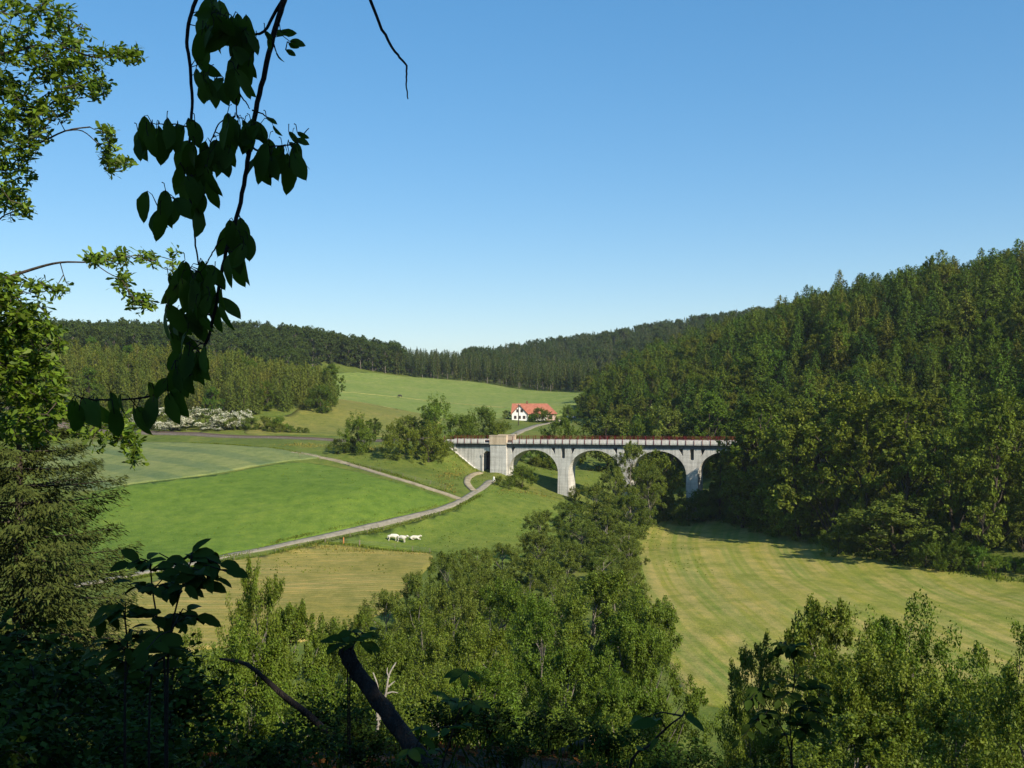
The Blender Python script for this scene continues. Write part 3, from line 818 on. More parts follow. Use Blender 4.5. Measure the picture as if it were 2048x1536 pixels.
BU = [kind_mesh(broadleaf(260 + i, 5, 3.0, 40, 13000, 0.19, base=0.0, peak=0.35, sig=0.22, limb=0.3), 'leaf_mid') for i in range(4)]

# ------------------------------------------------------------------ hillside and far forests
def scatter(n, fn, mind):
    pts = []; cell = {}
    for _ in range(n):
        p = fn()
        if p is None: continue
        k = (int(p[0] // mind), int(p[1] // mind)); ok = True
        for a in (-1, 0, 1):
            for b in (-1, 0, 1):
                for q in cell.get((k[0] + a, k[1] + b), ()):
                    if (q[0] - p[0]) ** 2 + (q[1] - p[1]) ** 2 < mind * mind: ok = False
        if ok: cell.setdefault(k, []).append(p); pts.append(p)
    return pts


FOOT = np.array([(150,90),(125,150),(101,193),(84,235),(68,275),(58,300),(51,340),(44,380),(37,430),(30,520),(44,600),(62,680)], float)


def foot_x(y): return float(np.interp(y, FOOT[:, 1], FOOT[:, 0]))


def hill_pt():
    y = R.uniform(110, 690); p = R.uniform(0, 1) ** 0.85 * 190
    return (foot_x(y) + p + 1.5, y)


def over_bridge(x, y):
    dx, dy = x - BO.x, y - BO.y
    u = dx * BD.x + dy * BD.y; w = dx * BN.x + dy * BN.y
    return -45 < u < 100 and -3.2 < w < 9


TREES = []                                   # (x, y, species, height)
for (x, y) in scatter(14000, hill_pt, 4.9):
    if abs((x / y) * F) > 1300: continue
    if over_bridge(x, y): continue
    p = x - foot_x(y)
    if p > 15 and vnoise(x / 14, y / 14, 31) > 0.36: continue
    r = R.random()
    lim = 0.92 if p < 12 else (0.7 if p < 40 else (0.32 if p < 80 else 0.12))
    if y > 340: lim *= 0.65
    if vnoise(x / 40, y / 40, 21) > 0.17 and y < 330: lim += 0.35
    if r < lim:
        TREES.append((x, y, 'tall' if R.random() < 0.5 else 'broad', R.uniform(9, 14) if p < 12 else R.uniform(11, 18)))
    else:
        TREES.append((x, y, 'spruce', (R.uniform(10, 15) if p < 12 else R.uniform(12, 21.5)) * (1.22 if R.random() < 0.05 else 1)))


def plantation_pt():
    px = R.uniform(-120, 668); y = R.uniform(396, 520)
    front = np.interp(px, (-120, 290, 480, 560, 600, 668), (400, 400, 408, 420, 428, 436))
    if y < front: return None
    return ((px - CX) / F * y, y)


for (x, y) in scatter(5000, plantation_pt, 4.7): TREES.append((x, y, 'young' if R.random() > .1 else 'broad', R.uniform(10, 15.5) * (1.12 if R.random() < .1 else 1)))


def visible_share(trees):
    """rough picture-column occlusion: nearer crowns hide what stands lower behind them"""
    prof = np.full(2400, 1e9); out = np.zeros(len(trees))
    order = np.argsort([t[1] for t in trees])
    zs = hz([t[0] for t in trees], [t[1] for t in trees])
    for i in order:
        x, y, sp, h = trees[i]
        c = CX + x / y * F; w = max(2, 0.2 * h * F / y)
        topy = HY - (zs[i] + h) / y * F; boty = HY - zs[i] / y * F
        a, b = int(max(0, c - w)), int(min(2047, c + w))
        if b <= a: continue
        vis = np.clip(np.minimum(prof[a:b], boty) - topy, 0, None)
        out[i] = vis.sum() * 0.6
        prof[a:b] = np.minimum(prof[a:b], topy + 0.25 * (boty - topy))
    return out


vis = visible_share(TREES)
GROUPS = {'spruce': ('spruce_tree', SP, 20.5, 'tall olive-green spruce in the forest covering the steep hillside beyond the meadow', 'spruces on the hillside', 185),
          'young': ('young_spruce_tree', YS, 15, 'light green young spruce in the plantation behind the flowering hedge', 'spruces of the plantation', 100),
          'broad': ('beech_tree', BL, 15, 'round leafy broadleaf tree among the spruces on the steep hillside', 'round broadleaf trees on the hillside', 110),
          'tall': ('ash_tree', TALL, 18, 'narrow leafy broadleaf tree among the spruces on the steep hillside', 'narrow broadleaf trees on the hillside', 110)}
LEFT = {k: [] for k in GROUPS}
for k, (nm, protos, h0, lab, grp, cnt) in GROUPS.items():
    idx = [i for i in range(len(TREES)) if TREES[i][2] == k]
    idx.sort(key=lambda i: -vis[i])
    for n, i in enumerate(idx):
        x, y, sp, h = TREES[i]
        if n < cnt and vis[i] > 30:
            plant(nm, protos[n % len(protos)], x, y, h / h0, lab, 'tree', grp, sz=R.uniform(0.82, 1.08))
        else:
            LEFT[k].append((x, y, h / h0))


def forest(name, protos, pts, label, cat='forest'):
    """one mass of trees too many to count: instances of the crown and trunk meshes on points"""
    if not pts: return
    srcs = []
    for w, c in protos:
        me = bpy.data.meshes.new('forest_tree')
        bm = bmesh.new(); bm.from_mesh(c); n = len(bm.faces); bm.from_mesh(w)
        bm.faces.ensure_lookup_table()
        for fa in bm.faces[n:]: fa.material_index = 1
        bm.to_mesh(me); bm.free()
        me.materials.append(c.materials[0]); me.materials.append(w.materials[0])
        srcs.append(me)
    P = np.array([(p[0], p[1]) for p in pts]); Z = hz(P[:, 0], P[:, 1]) - 0.1
    me = bpy.data.meshes.new(name); me.vertices.add(len(P)); me.vertices.foreach_set('co', np.column_stack([P, Z]).astype(np.float32).ravel())
    a = me.attributes.new('tree_scale', 'FLOAT', 'POINT'); a.data.foreach_set('value', np.array([p[2] for p in pts], np.float32))
    a = me.attributes.new('tree_turn', 'FLOAT', 'POINT'); a.data.foreach_set('value', R.random(len(P)).astype(np.float32) * 6.28)
    a = me.attributes.new('tree_kind', 'INT', 'POINT'); a.data.foreach_set('value', R.integers(0, len(srcs), len(P)).astype(np.int32))
    o = link(name, me); tag(o, label, cat, kind='stuff')
    ng = bpy.data.node_groups.new(name, 'GeometryNodeTree')
    ng.interface.new_socket('Geometry', in_out='INPUT', socket_type='NodeSocketGeometry')
    ng.interface.new_socket('Geometry', in_out='OUTPUT', socket_type='NodeSocketGeometry')
    N = ng.nodes; Lk = ng.links
    gi = N.new('NodeGroupInput'); go = N.new('NodeGroupOutput'); join = N.new('GeometryNodeJoinGeometry')
    def attr(nm, ty):
        n = N.new('GeometryNodeInputNamedAttribute'); n.data_type = ty; n.inputs['Name'].default_value = nm
        return [s for s in n.outputs if s.name == 'Attribute' and s.enabled][0] if any(s.enabled for s in n.outputs) else n.outputs[0]
    sc = attr('tree_scale', 'FLOAT'); tu = attr('tree_turn', 'FLOAT'); kd = attr('tree_kind', 'INT')
    comb = N.new('ShaderNodeCombineXYZ'); Lk.new(tu, comb.inputs['Z'])
    for k, sm in enumerate(srcs):
        # the source tree stands among the others: its own object is a real tree of this wood
        so = bpy.data.objects.new('forest_tree', sm); COL.objects.link(so)
        p = pts[k]; so.location = (p[0] + 1.5, p[1] + 1.5, gz(p[0] + 1.5, p[1] + 1.5) - 0.1); so.scale = (p[2],) * 3
        so.parent = o; so['kind'] = 'stuff'
        oi = N.new('GeometryNodeObjectInfo'); oi.transform_space = 'ORIGINAL'; oi.inputs['Object'].default_value = so; oi.inputs['As Instance'].default_value = True
        cmp_ = N.new('FunctionNodeCompare'); cmp_.data_type = 'INT'; cmp_.operation = 'EQUAL'
        ins = [s for s in cmp_.inputs if s.enabled]
        Lk.new(kd, ins[0]); ins[1].default_value = k
        iop = N.new('GeometryNodeInstanceOnPoints')
        Lk.new(gi.outputs[0], iop.inputs['Points']); Lk.new(cmp_.outputs[0], iop.inputs['Selection']); Lk.new(oi.outputs['Geometry'], iop.inputs['Instance'])
        Lk.new(comb.outputs[0], iop.inputs['Rotation']); Lk.new(sc, iop.inputs['Scale'])
        Lk.new(iop.outputs[0], join.inputs[0])
    Lk.new(join.outputs[0], go.inputs[0])
    md = o.modifiers.new('trees', 'NODES'); md.node_group = ng
    return o


forest('hillside_forest', SP[:3] , LEFT['spruce'], 'dense spruce wood filling the upper part of the steep hillside')
forest('hillside_broadleaf_wood', BL[:2] + TALL[:1], LEFT['broad'] + LEFT['tall'], 'scattered broadleaf crowns deep in the hillside wood')
forest('plantation', YS, LEFT['young'], 'dense young spruce plantation behind its front rows')

# far woods
def poly_pt(px0, px1, y0, y1):
    def fn():
        y = R.uniform(y0, y1); px = R.uniform(px0, px1)
        return ((px - CX) / F * y, y)
    return fn


ridge = [(x, y, R.uniform(0.85, 1.2)) for x, y in scatter(2500, poly_pt(60, 800, 745, 900), 8.5)]
ridge = [p for p in ridge if p[1] > np.interp(CX + p[0] / p[1] * F, (60, 640, 700, 790), (690, 738, 780, 806))]
ridge += [(x, y, R.uniform(0.85, 1.15)) for x, y in scatter(1500, poly_pt(-100, 600, 610, 745), 8.5)]
forest('beech_forest', FB, ridge, 'dark broadleaf forest along the ridge behind the plantation')
fc = [(x, y, R.uniform(0.7, 1.05)) for x, y in scatter(9000, poly_pt(740, 1190, 700, 960), 5.4)]
fc = [p for p in fc if p[1] > np.interp(CX + p[0] / p[1] * F, (760, 800, 960, 1150, 1190), (806, 806, 796, 712, 690))]
forest('conifer_forest', FS, fc, 'dark conifer forest at the top edge of the upland field')
fr = [(x, y, R.uniform(0.75, 1.15)) for x, y in scatter(9000, poly_pt(930, 1620, 960, 1560), 9.0)]
forest('far_forest', FS + FB[:1], fr, 'hazy conifer forest covering the distant ridge')

# ------------------------------------------------------------------ trees of the valley
NB = [kind_mesh(broadleaf(300 + i, 12, 4.2, 46, 52000, 0.165, base=0.10, sig=0.2, shoots=(0, .1, 0, .3, 0)[i], upright=(0.0, 0.1, 0.0, 0.2, 0.05)[i], limb=0.6, wid=0.3), 'leaf_near', 'bark_grey') for i in range(5)]
WL = [kind_mesh(broadleaf(320 + i, 12, 4.6, 44, 30000, 0.25, base=0.05, sig=0.2, upright=0.05, limb=0.6, wid=0.22), 'leaf_willow', 'bark_grey') for i in range(3)]


def tree_at(protos, px, topy, D, width, label, name='alder_tree', group=None, h0=12.7, r0=4.9, k=None, rot=None):
    """tree standing D metres off whose crown top reaches photo row topy; width is the crown's in photo pixels"""
    x = (px - CX) / F * D; z = gz(x, D); H = (HY - topy) / F * D - z
    wsc = width / F * D / (2 * r0) ; hsc = H / h0
    m = protos[(k if k is not None else int(R.integers(len(protos)))) % len(protos)]
    o = plant(name, m, x, D, 1.0, label, 'tree', group, rot)
    o.scale = (wsc, wsc, hsc)
    return o


# stream-side row from the viaduct to the foreground
G1 = 'trees lining the stream'
for i, (px, ty, D, w) in enumerate(((1262,884,279,95),(1235,930,262,75),(1300,925,270,80),(1190,968,250,90),(1255,985,240,85),(1140,1000,236,90),(1215,1015,226,100),(1085,1018,215,85),
                                    (1160,1040,206,100),(1240,1050,204,80),(1070,1062,192,100),(1130,1078,184,100),(1205,1090,182,95),(1010,1085,176,95),(1262,1075,190,70),(1250,1120,165,90),(1225,1135,150,110))):
    tree_at(WL, px, ty, D, w, 'leafy tree in the row lining the stream between viaduct and meadow', 'stream_tree', G1, r0=5.1, k=i)
for i, (px, ty, D, w) in enumerate(((950,1092,160,110),(890,1100,150,110),(1060,1108,150,120),(830,1140,134,120),(985,1130,132,130),(1110,1125,136,120),(780,1178,118,130),(905,1165,116,150))):
    tree_at(WL, px, ty, D, w, 'grey-green willow in the thicket below the cut hay field', 'willow_tree', 'willows of the stream thicket', r0=5.1, k=i + 1)
for i, (px, ty, D, w) in enumerate(((1010,1165,102,190),(1190,1138,96,240),(1295,1172,92,200),(735,1215,98,140),(845,1192,94,190),(1080,1200,84,210),(1235,1215,80,220),(930,1232,78,210),
                                    (1310,1262,78,170),(690,1262,84,130),(790,1270,70,200),(1140,1290,66,230),(1265,1330,64,210),(1000,1310,62,220),(880,1340,58,210))):
    tree_at(NB, px, ty, D, w, 'dense sunlit aspen in the thicket below the viewpoint', 'aspen_tree', 'aspens below the viewpoint', k=i)
tree_at(NB, 380, 1250, 56, 200, 'aspen half hidden behind the elder plant', 'aspen_tree', k=4)
tree_at(NB, 508, 1108, 62, 165, 'slender pointed aspen standing alone against the cut hay field', 'aspen_tree', k=3)
tree_at(NB, 585, 1200, 66, 220, 'bushy aspen beside the slender pointed one, left of the thicket', 'aspen_tree', k=1)
tree_at(NB, 650, 1240, 72, 190, 'low aspen between bushy aspen and the main thicket', 'aspen_tree', k=0)
tree_at(NB, 455, 1240, 48, 270, 'shaded aspen low beside the elder plant', 'aspen_tree', k=2)
tree_at(NB, 610, 1330, 46, 280, 'low leafy aspen above the reddish leaf litter', 'aspen_tree', k=4)
tree_at(NB, 750, 1360, 44, 300, 'low leafy aspen behind the leaning broken trunk', 'aspen_tree', k=0)
for i, (px, ty, D, w, lab) in enumerate(((1690,1186,54,280,'sharp-topped sunlit tree at the near edge of the mown meadow'), (1830,1205,54,300,'broad sunlit tree beside the sharp-topped one at the meadow edge'),
                                         (1535,1255,58,180,'rounded sunlit tree on the near edge of the meadow next to the gap'), (2020,1236,46,280,'dark-sided tree at the corner of the meadow above the viewpoint bushes'),
                                         (1760,1300,46,360,'low bushy tree in front of the sharp-topped tree'), (1640,1330,46,280,'low bushy tree in front of the rounded tree'), (1900,1350,40,380,'low leafy tree between the broad and dark-sided trees'),
                                         (1490,1420,48,170,'small bushy tree below the gap of the meadow'), (1225,1400,44,300,'low aspen in front of the thicket with the cut log'), (2050,1340,36,320,'bright green low tree below the dark-sided tree'),
                                         (1700,1420,34,440,'low undergrowth tree in the steep bank'), (1080,1420,40,380,'low shaded aspen below the middle of thicket'))):
    tree_at(NB, px, ty, D, w, lab, 'meadow_tree' if px > 1400 else 'aspen_tree', k=i + 1)

# trees and bushes round the viaduct and on the slopes: (mesh set, px, base row, top row, width px, distance, name, label)
BLN = []
for w_, c_ in BL[:3]:
    c2 = c_.copy(); c2.materials[0] = M['leaf_willow']; BLN.append((w_, c2))
MID = [(BL, 1322,1030,900,75,283,'alder_tree','dark rounded alder before the third arch of viaduct'),
       (BL, 1400,1035,985,80,284,'alder_tree','low alder at the foot of the ivy-hung pier'),
       (BU, 1445,1040,990,90,283,'bush','dark bush at the far corner of the mown meadow'),
       (BU, 1385,1050,1000,80,280,'bush','thick bush hiding the foot of the ivy-hung pier'),
       (BU, 1320,1035,985,80,287,'bush','bush under the third arch beside the stream'),
       (TALL,1440,1010,905,50,284,'ash_tree','slim tree hanging over the ivy-hung pier'),
       (TALL,1500,1030,860,110,268,'ash_tree','tall leafy tree where the viaduct meets the wood'),
       (TALL,1485,1045,835,90,266,'ash_tree','slender tree right where the railing vanishes into the wood'),
       (BU, 1560,1050,960,140,252,'bush','large dark bush below the trees at the hidden end of viaduct'),
       (TALL,1535,1040,800,130,262,'ash_tree','tall leafy tree standing before the hidden end of viaduct'),
       (BL, 1600,1040,820,150,246,'beech_tree','broad leafy tree at the wood edge before the hidden arches'),
       (TALL,1665,1060,790,140,238,'ash_tree','tall leafy tree at the wood edge beside the broad one'),
       (BL, 1735,1070,800,150,230,'beech_tree','tall rounded tree above the bush casting shadow on the meadow'),
       (TALL,1820,1080,790,140,224,'ash_tree','tall slim tree at the wood edge above the low bushes'),
       (BL, 1900,1090,830,150,216,'beech_tree','rounded tree at the wood edge behind the sapling'),
       (BL, 1990,1100,800,150,210,'beech_tree','tall tree at the wood edge beyond the sapling'),
       (BL, 1570,1050,900,130,258,'beech_tree','rounded dark tree at the far bend of the meadow edge'),
       (BLN, 1625,1060,958,90,246,'beech_tree','bright small tree at the meadow edge under tall dark trees'),
       (BLN, 1782,1096,988,170,216,'field_maple','large rounded bush-like tree at the meadow edge casting shadow on the grass'),
       (BU, 1880,1120,1068,110,208,'bush','low bush between rounded tree and the sapling at the meadow edge'),
       (BU, 1935,1140,1095,80,203,'bush','low bush around the foot of the sapling'),
       (BU, 2030,1160,1112,110,198,'bush','dark bush beyond the sapling along the meadow edge'),
       (BU, 1700,1095,1050,90,226,'bush','bush left of the large rounded tree at the meadow edge'),
       (BU, 1500,1052,1015,90,272,'bush','small bush in shade where the meadow edge bends'),
       (BL, 1060,945,888,110,330,'alder_tree','green tree filling the view through the first arch'),
       (BL, 1098,960,915,70,325,'alder_tree','dark tree behind the first arch beside the pier'),
       (BU, 1008,975,953,36,288,'bush','dark bush beside the gravel road end'),
       (BU, 1045,970,935,60,296,'bush','bush on the bank below the first arch'),
       (BU, 1148,990,975,26,296,'bush','small bush at the foot of the first free pier'),
       (BL, 715,905,836,75,325,'hazel_tree','pointed green tree before the railway left of the tree clump'),
       (BL, 750,878,838,36,350,'hazel_tree','small round tree on the slope just past the railway'),
       (BL, 828,915,848,110,318,'hazel_tree','broad light green tree before the railway near the wing wall'),
       (TALL,872,880,803,85,352,'ash_tree','tallest dark tree of the clump by the railway'),
       (BL, 815,880,836,60,356,'hazel_tree','dark tree behind the broad light green one'),
       (BL, 925,878,835,70,356,'hazel_tree','tree beside the tallest tree of the railway clump'),
       (BL, 960,876,822,80,368,'hazel_tree','rounded tree between the railway clump and the tower blocks'),
       (BU, 1000,876,848,70,366,'bush','low green bush behind the tower blocks'),
       (BU, 690,905,880,50,322,'bush','low bush at the foot of the pointed tree by the railway'),
       (BU, 880,905,880,50,316,'bush','low bush beside the wing wall top'),
       (BU, 1120,872,842,75,345,'bush','yellowish bush behind the viaduct below the farmhouse'),
       (BLN, 1215,880,822,120,345,'hawthorn_tree','rounded light tree behind the railing over the second arch'),
       (BLN, 1335,880,802,110,335,'hawthorn_tree','light green tree behind the railing over the third arch'),
       (TALL,1415,880,788,80,330,'ash_tree','taller light green tree behind the railing near the wood'),
       (BU, 1280,880,848,70,340,'bush','bush between the two light trees behind the railing'),
       (BL, 515,872,832,110,385,'hazel_tree','low dark green thicket tree at the end of the flowering hedge'),
       (BU, 560,872,848,60,380,'bush','low bush beside the railway past the flowering hedge'),
       (BU, 606,870,855,24,378,'bush','tiny bush standing alone on the dry slope'),
       (BU, 470,872,850,60,386,'bush','green bush between the white hawthorns'),
       (BL, 640,820,775,60,428,'hazel_tree','dark green bush-like tree at the tip of the plantation'),
       (BL, 1078,842,818,38,494,'garden_tree','dark tree before the farmhouse roof'),
       (BL, 1092,845,822,26,492,'garden_tree','small tree at the right corner of the farmhouse'),
       (BU, 1064,843,830,22,493,'bush','grey-green bush against the white farmhouse wall'),
       (BL, 1014,841,822,20,505,'garden_tree','small tree left of the white gable'),
       (BL, 1160,850,812,70,500,'beech_tree','dark tree at the foot of the wood near white car')]
for (ms, px, by, ty, w, D, nm, lab) in MID:
    if by >= 893 and px < 900: D = hit(px, by)[1]
    xx = (px - CX) / F * D; asp = ((HY - ty) / F * D - gz(xx, D)) / (w / F * D)
    if ms is TALL and asp < 1.45: ms = BL
    if ms is BL and asp < 1.0: ms = BU
    h0, r0 = {id(BL): (15, 5.0), id(BLN): (15, 5.0), id(TALL): (18, 3.8), id(BU): (5, 3.3)}[id(ms)]
    k = 1 if asp > 0.62 else min(4, int(math.ceil(0.8 / max(asp, .2))))
    for j in range(k):                       # wide low growth is several bushes side by side
        tree_at(ms, px + (j - (k - 1) / 2) * w / k * 1.05, ty + (R.uniform(0, 6) if j else 0), D + R.uniform(-1.5, 1.5) * (k > 1), w / k * (1.35 if k > 1 else 1), lab, nm, group=('clump: ' + lab) if k > 1 else None, h0=h0, r0=r0)
for u in (55, 60, 66, 72, 78, 84, 89, 93, 97, 102):      # wood edge before the hidden arches
    x, y = bw(u, -4.5 - 2.5 * R.random())
    plant('ash_tree', TALL[int(u) % 3], x, y, R.uniform(1.15, 1.4), 'tall ash standing close before the hidden arches of the viaduct', 'tree', 'ashes before the hidden arches')
# young sapling with a visible stem
sap = kind_mesh(broadleaf(350, 8, 2.6, 30, 3500, 0.34, base=0.35, sig=0.2, limb=0.8), 'leaf_yellow')
tree_at([sap], 1965, 1012, 203, 72, 'young yellow-green tree with thin bare stem at the meadow edge', 'sapling', h0=8, r0=2.6)
# flowering hawthorns
def hawthorn_mesh(seed):
    w, c = kind_mesh(broadleaf(seed, 6, 3.6, 46, 11000, 0.22, base=0.0, peak=0.35, sig=0.22, limb=0.3), 'leaf_near')
    g = np.random.default_rng(seed + 1)
    n = 13000; a = np.empty(len(c.vertices) * 3, np.float32); c.vertices.foreach_get('co', a); a = a.reshape(-1, 3)
    ctr = a[g.integers(0, len(a), n)]; pick = (vnoise(ctr[:, 0] * .9 + ctr[:, 2], ctr[:, 1] * .9 - ctr[:, 2] * .7, seed) > 0.02) & (ctr[:, 2] > 1.0)
    ctr = ctr[pick]; n = len(ctr)
    o_ = norm(ctr - np.array([0, 0, 2.0]))
    v, f = leaf_quads(ctr + o_ * 0.12 + g.normal(0, .12, (n, 3)), o_ * .6 + g.normal(0, .8, (n, 3)) + np.array([0, 0, .5]), g.normal(0, 1, (n, 3)), 0.2 * (0.5 + 0.9 * g.random(n)), 0.42)
    b = mesh_np('blossom', v, f); b.materials.append(M['blossom'])
    return w, c, b


HW = [hawthorn_mesh(370 + i * 3) for i in range(2)]
for i, (px, ty, w, D) in enumerate(((288,828,60,388),(326,818,75,390),(368,826,60,387),(410,820,80,388),(450,830,60,386),(482,824,46,388),(345,845,60,384),(430,848,60,384))):
    x = (px - CX) / F * D; H = (HY - ty) / F * D - gz(x, D)
    o = plant('hawthorn_bush', HW[i % 2][:2], x, D, 1, 'white flowering hawthorn bush in the hedge along the railway', 'bush', 'flowering hawthorns by the railway', extra=[('blossom', HW[i % 2][2])])
    ws = w / F * D / 8.0; o.scale = (ws, ws, H / 6.0)

# big spruce on the left
NS = kind_mesh(spruce(401, 21, 5.2, 31, 10, 800, 0.24, base=0.04, droop=0.46, power=0.72, wid=.13, vj=.75), 'near_spruce')
o = plant('spruce_tree', NS, -17.6, 37.5, 1.0, 'large sunlit spruce close by on the slope, drooping brownish-green boughs', 'tree', z=gz(-17.6, 37.5) - 0.2, rot=0.6)
o.scale = (1.32, 1.32, (1.9 - gz(-17.6, 37.5)) / 21.0)

# ------------------------------------------------------------------ cattle
def cow_mesh(name, lying=False, graze=False):
    bm = bmesh.new()
    V = {}
    def v(k, co): V[k] = bm.verts.new(co)
    dz = -0.62 if lying else 0.0
    v('rump', (-0.85, 0, 1.12 + dz)); v('loin', (-0.4, 0, 1.15 + dz)); v('belly', (0.1, 0, 1.08 + dz)); v('chest', (0.55, 0, 1.10 + dz)); v('neck', (0.9, 0, 1.22 + dz))
    if graze: v('poll', (1.22, 0, 0.85)); v('muzzle', (1.42, 0, 0.45))
    else: v('poll', (1.2, 0, 1.48 + dz)); v('muzzle', (1.55, 0, 1.28 + dz))
    E = [('rump','loin'),('loin','belly'),('belly','chest'),('chest','neck'),('neck','poll'),('poll','muzzle')]
    rad = {'rump':(.30,.34),'loin':(.33,.38),'belly':(.36,.42),'chest':(.30,.40),'neck':(.19,.26),'poll':(.13,.16),'muzzle':(.09,.10)}
    for s in (-1, 1):
        for n, x, root in (('f', 0.55, 'chest'), ('h', -0.8, 'rump')):
            a, b, c, d = n + 'a%d' % s, n + 'b%d' % s, n + 'c%d' % s, n + 'd%d' % s
            if lying:
                v(a, (x, s * .3, .42)); v(b, (x + .25, s * .42, .2)); v(c, (x + .5, s * .42, .12)); v(d, (x + .75, s * .40, .08))
            else:
                k = 0.05 if n == 'f' else -0.12
                v(a, (x, s * .2, .82)); v(b, (x + k * -1, s * .2, .55)); v(c, (x + k, s * .2, .3)); v(d, (x, s * .2, .04))
            E += [(root, a), (a, b), (b, c), (c, d)]
            rad[a] = (.17, .2); rad[b] = (.1, .11); rad[c] = (.065, .065); rad[d] = (.07, .07)
        e = 'ear%d' % s; p = V['poll'].co
        v(e, (p.x - .05, s * .24, p.z + .05)); E.append(('poll', e)); rad[e] = (.03, .05)
    v('tail1', (-1.08, 0, 1.15 + dz)); v('tail2', (-1.16, 0.03, .55 + (0 if not lying else -.3)))
    E += [('rump', 'tail1'), ('tail1', 'tail2')]; rad['tail1'] = (.05, .05); rad['tail2'] = (.04, .04)
    for a, b in E: bm.edges.new((V[a], V[b]))
    bm.verts.index_update(); order = {k: V[k].index for k in V}
    me = bpy.data.meshes.new(name); bm.to_mesh(me); bm.free()
    ob = link(name, me)
    md = ob.modifiers.new('skin', 'SKIN'); sv = me.skin_vertices[0].data
    for k, i in order.items(): sv[i].radius = rad[k]
    sv[order['belly']].use_root = True
    sub = ob.modifiers.new('sub', 'SUBSURF'); sub.levels = 1; sub.render_levels = 1
    dg = bpy.context.evaluated_depsgraph_get()
    ev = bpy.data.meshes.new_from_object(ob.evaluated_get(dg))
    ob.modifiers.clear(); ob.data = ev
    ev.polygons.foreach_set('use_smooth', np.ones(len(ev.polygons), bool))
    return ob


for nm, px, py, rot, kw, lab, mt in (('cow', 786, 1083, 0.15, dict(graze=True), 'white cow grazing, rearmost of the pair standing in the pasture', 'cow'),
                                     ('cow', 804, 1086, -0.35, dict(), 'white cow standing with raised head beside the grazing one', 'cow'),
                                     ('cow', 829, 1080, 0.1, dict(lying=True), 'white cow lying in the grass apart from the pair', 'cow'),
                                     ('cow', 800, 797, 2.9, dict(graze=True), 'lone dark cow on the upland field', 'cow_dark')):
    o = cow_mesh(nm, **kw); x, y = hit(px, py) if py > 900 else cp(px, py, 622)[:2]
    o.location = (x, y, gz(x, y) + 0.08); o.rotation_euler = (0, 0, rot); o.scale = (1.12,) * 3
    o.data.materials.clear(); o.data.materials.append(M[mt]); tag(o, lab, 'cow')
    if mt == 'cow_dark': o.location.z += 0.25

